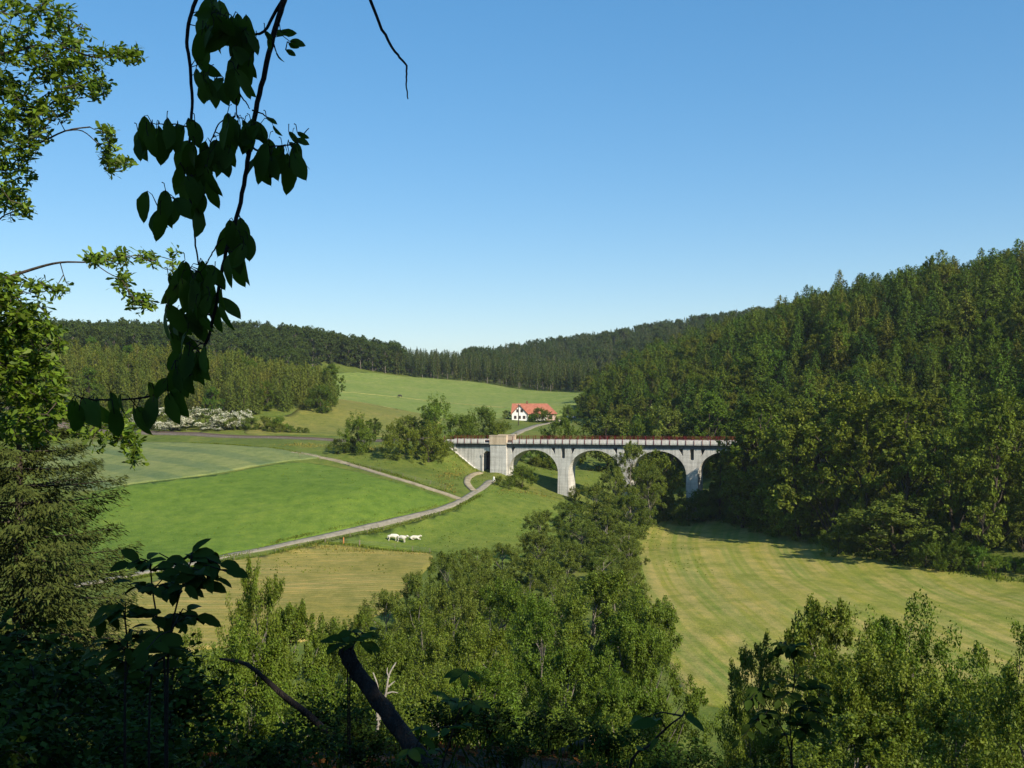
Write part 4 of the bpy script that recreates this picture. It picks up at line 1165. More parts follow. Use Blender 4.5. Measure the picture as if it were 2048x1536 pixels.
# ------------------------------------------------------------------ farmhouse
def farmhouse():
    D = 500.0; x0, y0, _ = cp(1066, 841, D)
    root = link('farmhouse', None); root.location = (x0, y0, gz(x0, y0) - 0.1); root.rotation_euler = (0, 0, -0.10)
    tag(root, 'white farmhouse with orange tiled roof and front gable', 'house')
    def part(name, mb, mat, par=root): return link(name, mb.mesh(name), par, mat)
    L0, L1, Wd, wh, rh = -10.0, 10.6, 9.0, 3.4, 8.0
    m = MB(); m.box(L0, 6.6, 0, Wd, 0, wh); part('wall', m, M['plaster'])
    m = MB(); m.box(6.603, L1, 0.02, Wd, 0, wh); part('annex_wall', m, M['plaster_pink'])
    m = MB(); m.prism([(0, wh), (Wd, wh), (Wd / 2, rh - 0.3)], L0, L0 + 0.3); m.v = [(w, u, z) for u, w, z in m.v]; part('end_gable', m, M['plaster'])
    def slab(pts, t=0.22):
        m = MB(); a, b, c = (Vector(p) for p in pts[:3]); n = (b - a).cross(c - a).normalized()
        if n.z < 0: n = -n
        lo = [Vector(p) for p in pts]; hi = [p + n * t for p in lo]; k = len(lo)
        m.poly(lo[::-1]); m.poly(hi)
        for i in range(k): m.poly([lo[i], lo[(i + 1) % k], hi[(i + 1) % k], hi[i]])
        return m
    e = 0.5; ez = wh - 0.35
    roof = part('roof', slab([(L0 - e, -e, ez), (L1 + e, -e, ez), (L1 - 4.2, Wd / 2, rh), (L0 - e, Wd / 2, rh)]), M['tile'])
    part('roof', slab([(L1 + e, Wd + e, ez), (L0 - e, Wd + e, ez), (L0 - e, Wd / 2, rh), (L1 - 4.2, Wd / 2, rh)]), M['tile'])
    part('roof', slab([(L1 + e, -e, ez), (L1 + e, Wd + e, ez), (L1 - 4.2, Wd / 2, rh)]), M['tile'])
    m = MB(); m.box(-3.6, -2.9, Wd / 2 - .4, Wd / 2 + .4, rh - .4, rh + 1.3); part('chimney', m, M['trim'], roof)
    # front gable wing
    g0, g1, gy = -9.8, -2.4, -3.0; gm = (g0 + g1) / 2; gr = 7.5
    m = MB(); m.prism([(g0, 0), (g1, 0), (g1, wh), (gm, gr - 0.25), (g0, wh)], gy, 0.0); part('gable_wing', m, M['plaster'])
    part('gable_roof', slab([(g0 - .45, gy - .4, wh - .45), (gm, gy - .4, gr), (gm, Wd / 2 - .5, gr), (g0 - .45, 0.0, wh - .45)]), M['tile'])
    part('gable_roof', slab([(gm, gy - .4, gr), (g1 + .45, gy - .4, wh - .45), (g1 + .45, 0.0, wh - .45), (gm, Wd / 2 - .5, gr)]), M['tile'])
    for sx in (-1, 1):
        xe = gm + sx * (g1 - gm + .5)
        m = MB(); m.poly([(xe, gy - .43, wh - .75), (gm, gy - .43, gr - .3), (gm, gy - .43, gr + .12), (xe, gy - .43, wh - .33)])
        m.poly([(xe, gy - .402, wh - .75), (gm, gy - .402, gr - .3), (gm, gy - .402, gr + .12), (xe, gy - .402, wh - .33)]); part('barge_board', m, M['trim'])
    def window(x, z, y, w=1.0, h=1.3):
        m = MB(); m.box(x - w/2 - .1, x + w/2 + .1, y - .06, y - .003, z - .1, z + h + .1); f = part('window', m, M['trim'])
        for k in (-1, 1):
            m = MB(); m.box(x + (k - 1) * w / 4 + .03, x + (k + 1) * w / 4 - .03, y - .075, y - .063, z + .05, z + h - .05); part('pane', m, M['glass'], f)
    for x, z in ((-8.2, 1.0), (-6.1, 1.0), (-4.0, 1.0), (-7.1, 4.1), (-5.1, 4.1)): window(x, z, gy)
    for x in (-0.6, 2.0, 4.6, 8.6): window(x, 1.0, 0.0)
    m = MB(); m.box(-1.9, -1.3, -.07, -.003, 0, 2.1); part('door', m, M['trim'])


farmhouse()
# utility pole before the house
x, y, _ = cp(1037, 850, 470)
po = link('utility_pole', None); po.location = (x, y, gz(x, y)); tag(po, 'dark wooden utility pole in front of the white gable', 'pole')
m = MB(); m.tube([(0, 0, -.5), (0, 0, 9.5)], [0.22, 0.16], 8); link('pole_shaft', m.mesh('pole_shaft'), po, M['bark'])
m = MB(); m.box(-0.9, 0.9, -.07, .07, 8.9, 9.08); link('cross_arm', m.mesh('cross_arm'), po, M['bark'])
m = MB()
for sx in (-.75, -.3, .3, .75): m.tube([(sx, 0, 9.08), (sx, 0, 9.3)], .06, 6)
link('insulator', m.mesh('insulator'), po, M['plaster'])
# parked car
def car():
    x, y, _ = cp(1143, 828, 515)
    root = link('parked_car', None); root.location = (x, y, gz(x, y) + 0.25); root.rotation_euler = (0, 0, 0.5)
    tag(root, 'small white car parked at the foot of the wood near the farmhouse', 'car')
    m = MB(); m.prism([(-2.05, .35), (2.05, .35), (2.1, .75), (1.1, .92), (.5, 1.42), (-1.2, 1.45), (-1.95, 1.0), (-2.1, .7)], -.85, .85)
    b = link('body', m.mesh('body'), root, M['car'])
    for w in (-.862, .852):
        m = MB(); m.prism([(-1.6, .98), (.95, .95), (.45, 1.34), (-1.15, 1.36)], w, w + .01); link('window', m.mesh('window'), root, M['glass'])
    for u in (-1.3, 1.3):
        for w in (-.88, .7):
            m = MB(); m.tube([(u, w, .32), (u, w + .18, .32)], .32, 14); link('wheel', m.mesh('wheel'), root, M['tyre'])
    for w in (-.65, .65):
        m = MB(); m.box(2.06, 2.11, w - .17, w + .17, .6, .74); link('headlight', m.mesh('headlight'), root, M['plaster'])


car()
# whitewashed stone at the road end
x, y = hit(988, 962)
bm = bmesh.new(); bmesh.ops.create_cone(bm, cap_ends=True, segments=7, radius1=0.55, radius2=0.12, depth=1.2)
bmesh.ops.subdivide_edges(bm, edges=bm.edges[:], cuts=1)
for v in bm.verts:
    v.co += Vector((vnoise(v.co.x * 3, v.co.z * 3, 3), vnoise(v.co.y * 3, v.co.z * 3, 4), vnoise(v.co.x * 3, v.co.y * 3, 5))) * .22; v.co.z += .45
me = bpy.data.meshes.new('marker_stone'); bm.to_mesh(me); bm.free()
o = link('marker_stone', me, mat=M['white_stone'], loc=(x, y, gz(x, y) + .2)); tag(o, 'white pointed stone at the upper end of the gravel road', 'stone')

# pasture fences
def fence(name, pxs, label, step=4.5, h=1.15, mat='post', pmat=None):
    pts = [hit(*p) for p in pxs]; L = np.array(resample(pts, step))
    root = link(name, None); root.location = (L[0][0], L[0][1], gz(*L[0])); tag(root, label, 'fence')
    b = np.array([L[0][0], L[0][1], root.location.z]); Z = hz(L[:, 0], L[:, 1])
    pm = MB(); pm.tube([(0, 0, -.3), (0.02, 0.01, h)], [.07, .06], 6); me = pm.mesh('post'); me.materials.append(M[mat])
    for (x, y), z in zip(L, Z):
        p = link('post', me, root, loc=(x - b[0], y - b[1], z - b[2])); p.rotation_euler = (R.normal(0, .05), R.normal(0, .05), 0)
    for k in (.5, .85, 1.08):
        link('wire', tubes_mesh('wire', [(np.column_stack([L, Z + k]) - b, 0.012, 4)]), root, M['wire'])


fence('pasture_fence', [(880,1030),(800,1050),(700,1074),(600,1094),(500,1112),(400,1132)], 'post and wire fence along the lower side of gravel road')
fence('field_fence', [(650,1086),(720,1091),(790,1097),(860,1107)], 'post and wire fence between the cattle pasture and cut hay field')
fence('slope_fence', [(600,915),(680,926),(760,944),(830,962),(890,978)], 'thin fence along the upper side of the dirt path')
for px, py, lab in ((687, 1088, 'orange-brown gatepost by the road corner of the cattle pasture'), (719, 1093, 'dark stout gatepost between pasture and hay field')):
    x, y = hit(px, py); m = MB(); m.tube([(0, 0, -.3), (0, 0, 1.2), (0.02, 0, 1.45), (0.03, 0, 1.5)], [.15, .14, .13, .05], 8)
    o = link('gatepost', m.mesh('gatepost'), mat=M['post_orange' if px < 700 else 'post'], loc=(x, y, gz(x, y))); tag(o, lab, 'post')

# ------------------------------------------------------------------ foreground: oak, cherry, elder, undergrowth
def at(px, py, D): return np.array([(px - CX) / F * D, D, (HY - py) / F * D])


def oak():
    g = np.random.default_rng(5)
    D = 14.0
    root = link('oak_tree', None); bx, by = -11.5, 14.5; root.location = (bx, by, gz(bx, by) - .1); base = np.array(root.location)
    tag(root, 'sunlit oak reaching into view with tufted leafy branches', 'tree')
    def P(px, py, d=0): return at(px, py, D + d) - base
    trunk = np.array([[0, 0, -.4], [.1, 0, 2.5], [.0, .1, 5.0], [.2, 0, 7.5], [.1, 0, 10.5], [.3, .1, 13]])
    tubes = [(trunk, [.34, .29, .25, .2, .14, .06], 10)]
    nodes = []
    def branch(start, pts, r0, r1):
        L = smooth_line(np.vstack([start] + [p for p in pts]), 4)
        tubes.append((L, r1 * .8 + (r0 * .5 - r1 * .8) * np.linspace(1, 0, len(L)) ** 2.2, 6)); nodes.extend(list(L[2:]))
    branch(trunk[2], [P(-200, 330, .3), P(-60, 315, .1), P(60, 292), P(130, 262, -.1), P(180, 254, -.2)], .10, .012)
    branch(P(130, 262, -.1), [P(165, 262), P(200, 292), P(222, 318, .2)], .018, .008)
    branch(trunk[2], [P(-220, 640, .2), P(-40, 575), P(60, 540, .1), P(120, 525), P(180, 524), P(235, 515), P(300, 510), P(345, 520)], .09, .007)
    branch(P(185, 524), [P(215, 545), P(245, 562), P(262, 592), P(290, 605)], .018, .006)
    branch(trunk[3], [P(-150, 150, .4), P(0, 110), P(100, 90), P(190, 115, -.2), P(240, 112), P(285, 110)], .1, .008)
    branch(trunk[3], [P(-120, 60, .6), P(20, 30, .5), P(100, 20, .3), P(170, 60)], .08, .01)
    branch(trunk[2], [P(-150, 460, .3), P(-20, 445), P(10, 430), P(50, 415)], .05, .01)
    branch(P(60, 292), [P(60, 240), P(90, 190), P(150, 175), P(205, 172)], .03, .008)
    branch(trunk[1], [P(-200, 760, .3), P(-20, 700), P(60, 680, .2), P(110, 690)], .07, .01)
    branch(P(-20, 700), [P(40, 770), P(130, 820), P(200, 850), P(255, 880), P(268, 920)], .035, .007)
    blobs = [(60,60,110,70,46),(150,120,60,55,24),(60,160,110,70,42),(230,108,18,14,4),(268,110,22,16,5),(203,172,14,22,4),(40,240,80,50,24),(100,230,40,30,8),(30,300,50,50,14),(30,360,36,40,10),
             (42,415,32,22,7),(8,390,20,40,6),(212,265,18,16,4),(215,300,16,22,5),(228,330,20,18,5),(256,320,7,9,2),(150,190,38,18,6),(195,513,22,16,5),(240,520,22,16,5),(288,520,22,12,4),(350,505,6,5,1),
             (348,542,10,10,2),(246,552,14,14,3),(240,572,14,9,2),(266,600,18,10,4),(296,606,18,10,4),(20,560,30,18,6),(80,575,30,13,5),(130,580,14,10,3),(30,600,50,13,7),(30,680,95,60,75),(50,750,80,45,45),(20,620,60,40,30),(60,850,70,45,26),
             (60,640,50,22,10),(200,870,55,35,13),(250,880,35,28,8),(215,835,45,22,8),(266,915,12,18,4),(80,805,70,35,26),(-60,200,80,200,60),(-60,600,80,150,40)]
    C = []
    for cx, cy, rx, ry, n in blobs:
        n = int(n * 1.7 + .5)
        a = g.random(n) * 6.28; r = np.sqrt(g.random(n))
        for i in range(n): C.append(P(cx + rx * r[i] * math.cos(a[i]), cy + ry * r[i] * math.sin(a[i]), g.normal(0, .35)))
    Nn = [np.array(q) for q in nodes]
    order = sorted(range(len(C)), key=lambda i: min(np.sum((C[i] - q) ** 2) for q in Nn))
    cs = []; ds = []; ns = []; ss = []
    for i in order:
        A = np.array(Nn); k = int(np.argmin(((A - C[i]) ** 2).sum(1))); a = A[k]; b = C[i]
        mid = (a + b) / 2 + g.normal(0, .03, 3) - np.array([0, 0, .02])
        tubes.append((np.array([a, mid, b]), [.008, .006, .004], 3)); Nn += [mid, b]
        ax = norm((b - a) + g.normal(0, .12, 3))
        for t in range(int(g.integers(12, 18))):
            dd = norm(g.normal(0, 1, 3) + ax * .55)
            s_ = g.uniform(.08, .15)
            cs.append(b + dd * s_ * .55 - ax * g.uniform(0, .12)); ds.append(dd); ns.append(g.normal(0, .6, 3) + np.array([.15, -.1, .9])); ss.append(s_)
    cs, ds, ns, ss = np.array(cs), np.array(ds), np.array(ns), np.array(ss)
    # lobed leaf of six corners
    nr = norm(ns); d = norm(ds - nr * (ds * nr).sum(1, keepdims=True)); b = np.cross(nr, d); s1 = ss[:, None]
    prof = [(-.5, 0), (-.2, .09), (.05, .14), (.25, .19), (.5, 0), (.25, -.19), (.05, -.14), (-.2, -.09)]
    v = np.stack([cs + d * s1 * p + b * s1 * q + nr * s1 * .25 * abs(q) for p, q in prof], 1).reshape(-1, 3); n = len(cs)
    i0 = np.arange(n)[:, None] * 8
    f = np.concatenate([i0 + np.array([[0, 1, 6, 7]]), i0 + np.array([[1, 2, 5, 6]]), i0 + np.array([[2, 3, 4, 5]])], 0)
    link('trunk', tubes_mesh('trunk', tubes), root, M['bark'])
    c = link('crown', mesh_np('crown', v, f), root, M['leaf_oak']); c['kind'] = 'stuff'


oak()


def big_leaf(seed, L=0.12, wid=0.30, fold=0.25, curl=0.25, tipx=0.12):
    g = np.random.default_rng(seed)
    st = np.array([0, .05, .13, .24, .37, .5, .62, .73, .82, .89, .95, 1.0]); V = []; Fs = []
    for t in st:
        q = min(1.0, t / .93)
        w = L * wid * (4 * (q ** 1.1) * (1 - q ** 1.1)) ** .7 + L * .03 * min(1, t * 8) * (1 - t) ** .5
        w *= 1 + g.normal(0, .05)
        y = L * t; z = -curl * L * t * t
        V += [(-w, y, z + fold * w), (0, y, z), (w * (1 + g.normal(0, .05)), y, z + fold * w)]
    for i in range(11):
        a = i * 3; Fs += [(a, a + 1, a + 4, a + 3), (a + 1, a + 2, a + 5, a + 4)]
    return mesh_np('leaf', np.array(V), np.array(Fs), True)


def leaf_matrix(base, direction, nrm, s=1.0):
    y = Vector(direction).normalized(); z = Vector(nrm); z = (z - y * z.dot(y)).normalized(); x = y.cross(z)
    m = Matrix((x, y, z)).transposed().to_4x4() @ Matrix.Scale(s, 4); m.translation = Vector(base)
    return m


CL = []
for i in range(5):
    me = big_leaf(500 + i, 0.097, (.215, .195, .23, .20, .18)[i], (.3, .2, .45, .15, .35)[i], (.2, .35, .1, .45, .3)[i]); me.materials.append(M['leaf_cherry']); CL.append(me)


def cherry():
    g = np.random.default_rng(9)
    root = link('cherry_tree', None); bx, by = 3.6, -2.6; root.location = (bx, by, gz(bx, by) - .1); base = np.array(root.location)
    tag(root, 'overhanging cherry tree with shaded drooping leafy branches', 'tree')
    D = 3.35
    def P(px, py, d=0.0): return at(px, py, D + d) - base
    trunk = np.array([[0, 0, -.3], [.05, .05, 1.2], [-.1, .1, 2.6], [0, .2, 4.2], [.1, .2, 5.6], [0, .3, 7.2]])
    link('trunk', tubes_mesh('trunk', [(trunk, [.22, .18, .16, .12, .08, .03], 12)]), root, M['bark_dark'])
    hub1 = trunk[2] + np.array([-2.2, 3.1, 1.4]); hub2 = at(560, -220, 3.3) - base
    limbs = [(smooth_line([trunk[2], (trunk[2] + hub1) / 2 + np.array([0, 0, .6]), hub1, hub2 + np.array([.5, .2, .35]), hub2], 5), (.10, .02))]
    SK = []
    def br(name, starts, pts, r0, r1, sides=7):
        L = smooth_line(np.vstack([starts] + [np.array(p) for p in pts]), 5)
        L = L + g.normal(0, .0009, L.shape)
        o = link(name, tubes_mesh(name, [(L, np.linspace(r0, r1, len(L)), sides)]), root, M['bark_dark']); SK.append(L)
        return o, L
    L = limbs[0][0]; link('limb', tubes_mesh('limb', [(L, np.linspace(.10, .018, len(L)), 8)]), root, M['bark_dark'])
    A, LA = br('branch', hub2, [P(580, -60), P(568, 0), P(550, 60), P(530, 140), P(512, 220), P(500, 290), P(487, 370), P(470, 450), P(455, 492), P(440, 560), P(430, 620), P(412, 690), P(392, 738), P(340, 775), P(290, 795), P(200, 800), P(160, 795)], .0105, .0025)
    B, LB = br('branch', hub2, [P(430, -90, .1), P(392, 0, .1), P(375, 60, .1), P(378, 120, .1), P(384, 200, .1), P(380, 270, .08), P(376, 340, .06), P(385, 430, .05), P(390, 480, .05), P(398, 530, .03)], .0078, .0025)
    br('twig', hub2, [P(700, -90), P(740, 0), P(770, 70), P(795, 110), P(813, 132), P(812, 160), P(816, 198)], .007, .002, 5)
    br('twig', LA[8], [P(540, 45), P(525, 65), P(505, 70), P(470, 75), P(440, 70), P(415, 60)], .006, .002, 5)
    br('twig', P(500, 290), [P(520, 302), P(545, 293), P(575, 290), P(595, 282), P(618, 256)], .004, .0015, 5)
    br('twig', P(470, 75), [P(475, 120), P(472, 180), P(474, 235)], .004, .002, 5)
    br('twig', P(474, 180), [P(488, 200), P(500, 218)], .003, .0015, 4)
    br('twig', P(505, 220), [P(525, 228), P(545, 240)], .003, .0015, 4)
    br('twig', P(470, 232), [P(440, 245), P(425, 275), P(418, 295)], .003, .0015, 4)
    br('twig', P(440, 480), [P(425, 505), P(412, 530), P(400, 545)], .003, .0015, 4)
    br('twig', P(380, 255), [P(355, 250), P(330, 248), P(305, 247)], .003, .0015, 4)
    cl = [(430,15,6,'A'),(455,45,6,'A'),(412,60,4,'B'),(490,60,4,'A'),(398,140,3,'B'),(432,150,3,'A'),(480,95,5,'A'),(470,130,3,'A'),(335,248,5,'B'),(302,248,4,'B'),(365,252,2,'B'),(470,235,6,'A'),(500,240,5,'A'),
          (440,285,6,'A'),(530,300,4,'A'),(568,298,3,'A'),(598,284,1,'A'),(395,300,4,'B'),(372,345,4,'B'),(410,335,5,'A'),(350,400,3,'B'),(325,410,3,'B'),(400,400,2,'B'),(468,445,3,'A'),(493,452,2,'A'),(462,500,3,'A'),
          (484,505,2,'A'),(352,555,4,'B'),(390,540,5,'B'),(420,552,4,'A'),(350,620,4,'B'),(390,610,5,'B'),(420,590,3,'A'),(355,680,4,'A'),(388,705,4,'A'),(402,705,2,'A'),(352,735,4,'A'),(338,765,3,'A'),(300,770,2,'A'),
          (190,800,3,'A'),(220,800,2,'A'),(268,806,2,'A'),(160,800,2,'A')]
    small = [(572,90,3,'A'),(550,70,2,'A'),(580,268,3,'A'),(545,240,1,'A')]
    last = np.zeros(3); SKA = np.vstack(SK); PET = {'A': [], 'B': []}
    for lst, sz in ((cl, 1.0), (small, .48)):
        for px, py, n, which in lst:
            for k in range(int(round(n * 1.65))):
                b = P(px + g.normal(0, 12), py + g.normal(0, 12), g.normal(0, .09))
                ang = g.normal(0, .42) if sz == 1 else g.normal(.9, .5)
                dr = np.array([math.sin(ang), g.normal(0, .3), -math.cos(ang)])
                nr = np.array([g.normal(0, .75), -1, g.normal(.2, .4)])
                par = A if which == 'A' else B
                q = SKA[int(np.argmin(((SKA - b) ** 2).sum(1)))]
                if np.linalg.norm(q - b) > .075: q = last if np.linalg.norm(last - b) < .11 else b + np.array([g.normal(0, .008), 0, .025])
                last = b
                PET[which].append((np.array([q, q * .4 + b * .6 + np.array([0, 0, .012]), b, b + dr * .02]), [.002, .0014, .0013, .0012], 4))
                o = link('leaf', CL[int(g.integers(5))], par)
                o.matrix_local = leaf_matrix(b, dr, nr, sz * g.uniform(.8, 1.2))
    for wch, par in (('A', A), ('B', B)): tag(link('leaf_stalks', tubes_mesh('leaf_stalks', PET[wch]), par, M['bark_dark']), kind='stuff')
    # the crown overhead, out of the picture, that keeps the viewpoint in shade
    n = 30000; C0 = np.array([0.3, .6, 5.2])
    cl_c = C0 + norm(g.normal(0, 1, (90, 3))) * np.array([4.6, 3.9, 2.6]) * (g.random((90, 1)) ** .4)
    c = cl_c[g.integers(0, 90, n)] + g.normal(0, .45, (n, 3))
    w = c + base                                             # keep clear of the view itself
    keep = ~((w[:, 1] > -0.2) & (w[:, 2] < .42 * w[:, 1] + 1.1) & (np.abs(w[:, 0]) < .55 * w[:, 1] + 1.3))
    c = c[keep]; n = len(c)
    v, f = leaf_quads(c, g.normal(0, .6, (n, 3)) + np.array([0, 0, 1]), g.normal(0, 1, (n, 3)), .13 * (.7 + .6 * g.random(n)), .3)
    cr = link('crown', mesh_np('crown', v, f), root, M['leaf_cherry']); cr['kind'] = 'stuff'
    tb = []
    for i in range(0, 90, 3):
        q = cl_c[i]; ww = q + base
        if ww[1] > -.2 and ww[2] < .45 * ww[1] + 1.3: continue
        a = trunk[2 + int(g.integers(3))]; tb.append((np.array([a, (a + q) / 2 + np.array([0, 0, .3]), q]), [.05, .03, .01], 5))
    link('limb', tubes_mesh('limb', tb), root, M['bark_dark'])


cherry()
# second shade tree behind the viewpoint
o = plant('maple_tree', kind_mesh(broadleaf(600, 13, 4.6, 60, 14000, .3, base=.2, sig=.2), 'leaf_mid'), 8.5, -6.5, 1.0, 'maple standing behind the viewpoint that shades the bank', 'tree')

EL = []
for i in range(3):
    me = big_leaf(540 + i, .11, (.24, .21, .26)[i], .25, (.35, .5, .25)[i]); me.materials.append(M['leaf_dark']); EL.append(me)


def leafy_plant(name, label, D, stems, groups, leaflet=1.0, up=0.15, nleaf=5, seed=3, mat='bark_dark', leaves=EL):
    g = np.random.default_rng(seed)
    b0 = at(stems[0][0][0], stems[0][0][1], D); gz0 = gz(b0[0], D)
    root = link(name, None); root.location = (b0[0], D, gz0); base = np.array(root.location); tag(root, label, 'plant')
    nodes = []
    for st in stems:
        pts = [at(px, py, D + g.normal(0, .06)) - base for px, py in st]
        if pts[0][2] > .05: pts = [np.array([pts[0][0], pts[0][1], -.05])] + pts
        L = smooth_line(pts, 4); link('stem', tubes_mesh('stem', [(L, np.linspace(.0065, .003, len(L)), 6)]), root, M[mat]); nodes += list(L)
    A = np.array(nodes)
    for px, py in groups:
        tip = at(px, py, D + g.normal(0, .14)) - base
        a = A[int(np.argmin(((A - tip - np.array([0, 0, -.04])) ** 2).sum(1)))]
        L = np.array([a, (a + tip) / 2 + np.array([0, 0, .02]), tip]); leaf = link('leaf_stalk', tubes_mesh('leaf_stalk', [(L, [.004, .003, .002], 4)]), root, M[mat])
        out = norm(tip - a + np.array([g.normal(0, .02), g.normal(0, .02), .01]))
        sd = norm(np.cross(out, np.array([0, 0, 1.0])) + 1e-3)
        for k in range(nleaf):
            if k == 0: d = out + np.array([0, 0, -.25]); bp = tip
            else:
                sgn = 1 if k % 2 else -1; j = (k + 1) // 2
                bp = tip - (tip - a) * min(.8, .28 * j) ; d = sd * sgn + out * .45 + np.array([0, 0, -.3 + up])
            d = d + g.normal(0, .18, 3)
            o = link('leaflet', leaves[int(g.integers(len(leaves)))], leaf)
            o.matrix_local = leaf_matrix(bp, d, np.array([g.normal(0, .3), -.5 + g.normal(0, .3), 1]), leaflet * g.uniform(.7, 1.15))


leafy_plant('elder_plant', 'shaded elder with drooping pinnate leaves standing up before the fields', 4.6,
            [[(330,1360),(318,1260),(305,1180),(300,1112)], [(335,1365),(345,1250),(365,1170),(385,1115)], [(250,1370),(255,1300),(250,1240),(245,1215)], [(300,1380),(330,1310),(345,1260),(360,1225)]],
            [(318,1106),(278,1122),(262,1128),(350,1122),(385,1106),(410,1108),(440,1128),(452,1142),(362,1136),(400,1140),(430,1158),(268,1165),(290,1172),(342,1165),(372,1172),(408,1168),(252,1205),(225,1212),(285,1218),
             (205,1240),(340,1238),(395,1232),(375,1222),(300,1262),(262,1258),(215,1282),(180,1305),(235,1300),(292,1300),(330,1292),(200,1325),(260,1330),(318,1330)], .85, nleaf=7, seed=4)
leafy_plant('rowan_sapling', 'dark shaded sapling with fingered leaves before the meadow trees', 9.0,
            [[(1585,1536),(1580,1430),(1590,1340),(1575,1290)], [(1580,1500),(1540,1420),(1520,1380)], [(1585,1480),(1630,1410),(1640,1380)]],
            [(1560,1288),(1590,1290),(1610,1310),(1545,1310),(1600,1345),(1635,1360),(1550,1360),(1520,1385),(1500,1400),(1640,1395),(1610,1400),(1560,1400),(1530,1430),(1640,1430),(1595,1440),(1500,1450),(1560,1470),(1620,1475),(1480,1480),(1660,1460)], 1.05, nleaf=9, seed=6)
leafy_plant('cherry_shoot', 'thin dark shoot with two large drooping leaves', 4.2, [[(1255,1560),(1300,1490),(1340,1450),(1365,1432)]], [(1312,1440),(1372,1432),(1285,1436),(1300,1505)], 1.15, nleaf=2, seed=8, leaves=CL)
leafy_plant('hazel_shoot', 'shaded leafy shoot beside the leaning broken trunk', 6.0, [[(880,1560),(900,1480),(925,1400),(935,1340)], [(800,1580),(830,1500),(845,1460)]], [(930,1345),(900,1400),(950,1410),(840,1455),(820,1500),(870,1500),(920,1450)], 1.2, nleaf=4, seed=12, leaves=CL)

# leaning broken trunk, cut log, dead stems, fallen branch
def log(name, label, pts, rad, sides=14, mat='bark_dark', cut=False, cat='log', rough=.12):
    g = np.random.default_rng(len(name) + len(pts))
    base = np.array(pts[0]); L = smooth_line(np.array(pts) - base, 6)
    r = np.interp(np.linspace(0, 1, len(L)), np.linspace(0, 1, len(rad)), rad)
    v, f = tube_np(L, r, sides); c = np.repeat(L, sides, 0)
    v = c + (v - c) * (1 + g.normal(0, rough, (len(v), 1)))
    root = link(name, None); root.location = base; tag(root, label, cat)
    link('bark', mesh_np('bark', v, f, True), root, M[mat])
    m = MB(); ring = v[-sides:]; m.poly([tuple(p) for p in ring]); link('cut_end', m.mesh('cut_end'), root, M['wood_cut' if cut else 'bark_dark'])
    return root


t = log('broken_trunk', 'dark leaning broken tree trunk rising from the shaded bank', [at(905, 1600, 6.2), at(830, 1500, 6.6), at(770, 1420, 6.9), at(715, 1345, 7.1), at(688, 1300, 7.2)], [.06, .057, .053, .05, .052])
leafy_plant('ivy_tuft', 'small dark leafy tuft growing at the top of broken trunk', 7.15, [[(700,1330),(705,1300),(715,1275)], [(695,1330),(680,1300),(672,1285)]], [(720,1272),(690,1275),(668,1285),(735,1290),(740,1262),(700,1262)], 1.1, nleaf=4, seed=15)
log('cut_log', 'short sawn log with bright orange cut face on the bank', [at(1090, 1520, 10.0), at(1140, 1500, 9.9), at(1182, 1480, 9.7)], [.055, .05, .046], cut=True, mat='bark', rough=.03)
log('fallen_branch', 'thin dark fallen branch slanting down the bank', [at(440, 1318, 9.5), at(495, 1330, 9.3), at(560, 1385, 9.2), at(620, 1432, 9.0), at(690, 1500, 8.8)], [.01, .018, .026, .03, .032], 8, cat='branch')
def dead(name, label, D, lines, r):
    b = at(lines[0][0][0], lines[0][0][1], D); root = link(name, None); root.location = b; tag(root, label, 'tree')
    for i, l in enumerate(lines):
        L = smooth_line([at(px, py, D) - b for px, py in l], 4)
        link('stem' if i < 2 else 'side_branch', tubes_mesh('stem', [(L, np.linspace(r, r * .35, len(L)) * (1 if i < 2 else .6), 6)]), root, M['bark_pale'])
dead('dead_birch', 'pale forked dead birch stem standing bare behind the broken trunk', 26.0, [[(752,1470),(762,1425),(772,1385),(778,1350),(792,1325)], [(755,1440),(755,1400),(755,1372),(746,1345)], [(778,1355),(774,1345),(775,1335)], [(772,1388),(784,1384),(796,1386)], [(776,1374),(790,1362)]], .045)
dead('dead_sapling', 'pale thin dead sapling lying slanted beside the broken trunk', 12.0, [[(845,1498),(820,1475),(790,1455)]], .018)


# undergrowth on the shaded bank
def bramble(seed, n=1500, ls=.075, h=.9, rad=.8):
    g = np.random.default_rng(seed)
    tubes = []; C = []
    for i in range(26):
        a = g.random() * 6.28; r = rad * g.uniform(.3, 1.1); hh = h * g.uniform(.55, 1.1)
        L = smooth_line([np.zeros(3) + g.normal(0, .08, 3) * [1, 1, 0], np.array([r * .35 * math.cos(a), r * .35 * math.sin(a), hh * .8]), np.array([r * .8 * math.cos(a), r * .8 * math.sin(a), hh]), np.array([r * 1.2 * math.cos(a), r * 1.2 * math.sin(a), hh * .75])], 4)
        tubes.append((L, np.linspace(.007, .003, len(L)), 4)); C.append(L[3:])
    C = np.vstack(C); c = C[g.integers(0, len(C), n)] + g.normal(0, .07, (n, 3))
    v, f = leaf_quads(c, g.normal(0, .5, (n, 3)) + np.array([0, -.2, 1]), g.normal(0, 1, (n, 3)) - np.array([0, 0, .3]), ls * (.6 + .8 * g.random(n)), .36, .08)
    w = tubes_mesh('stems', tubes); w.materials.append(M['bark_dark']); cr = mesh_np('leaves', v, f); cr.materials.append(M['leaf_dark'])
    return w, cr


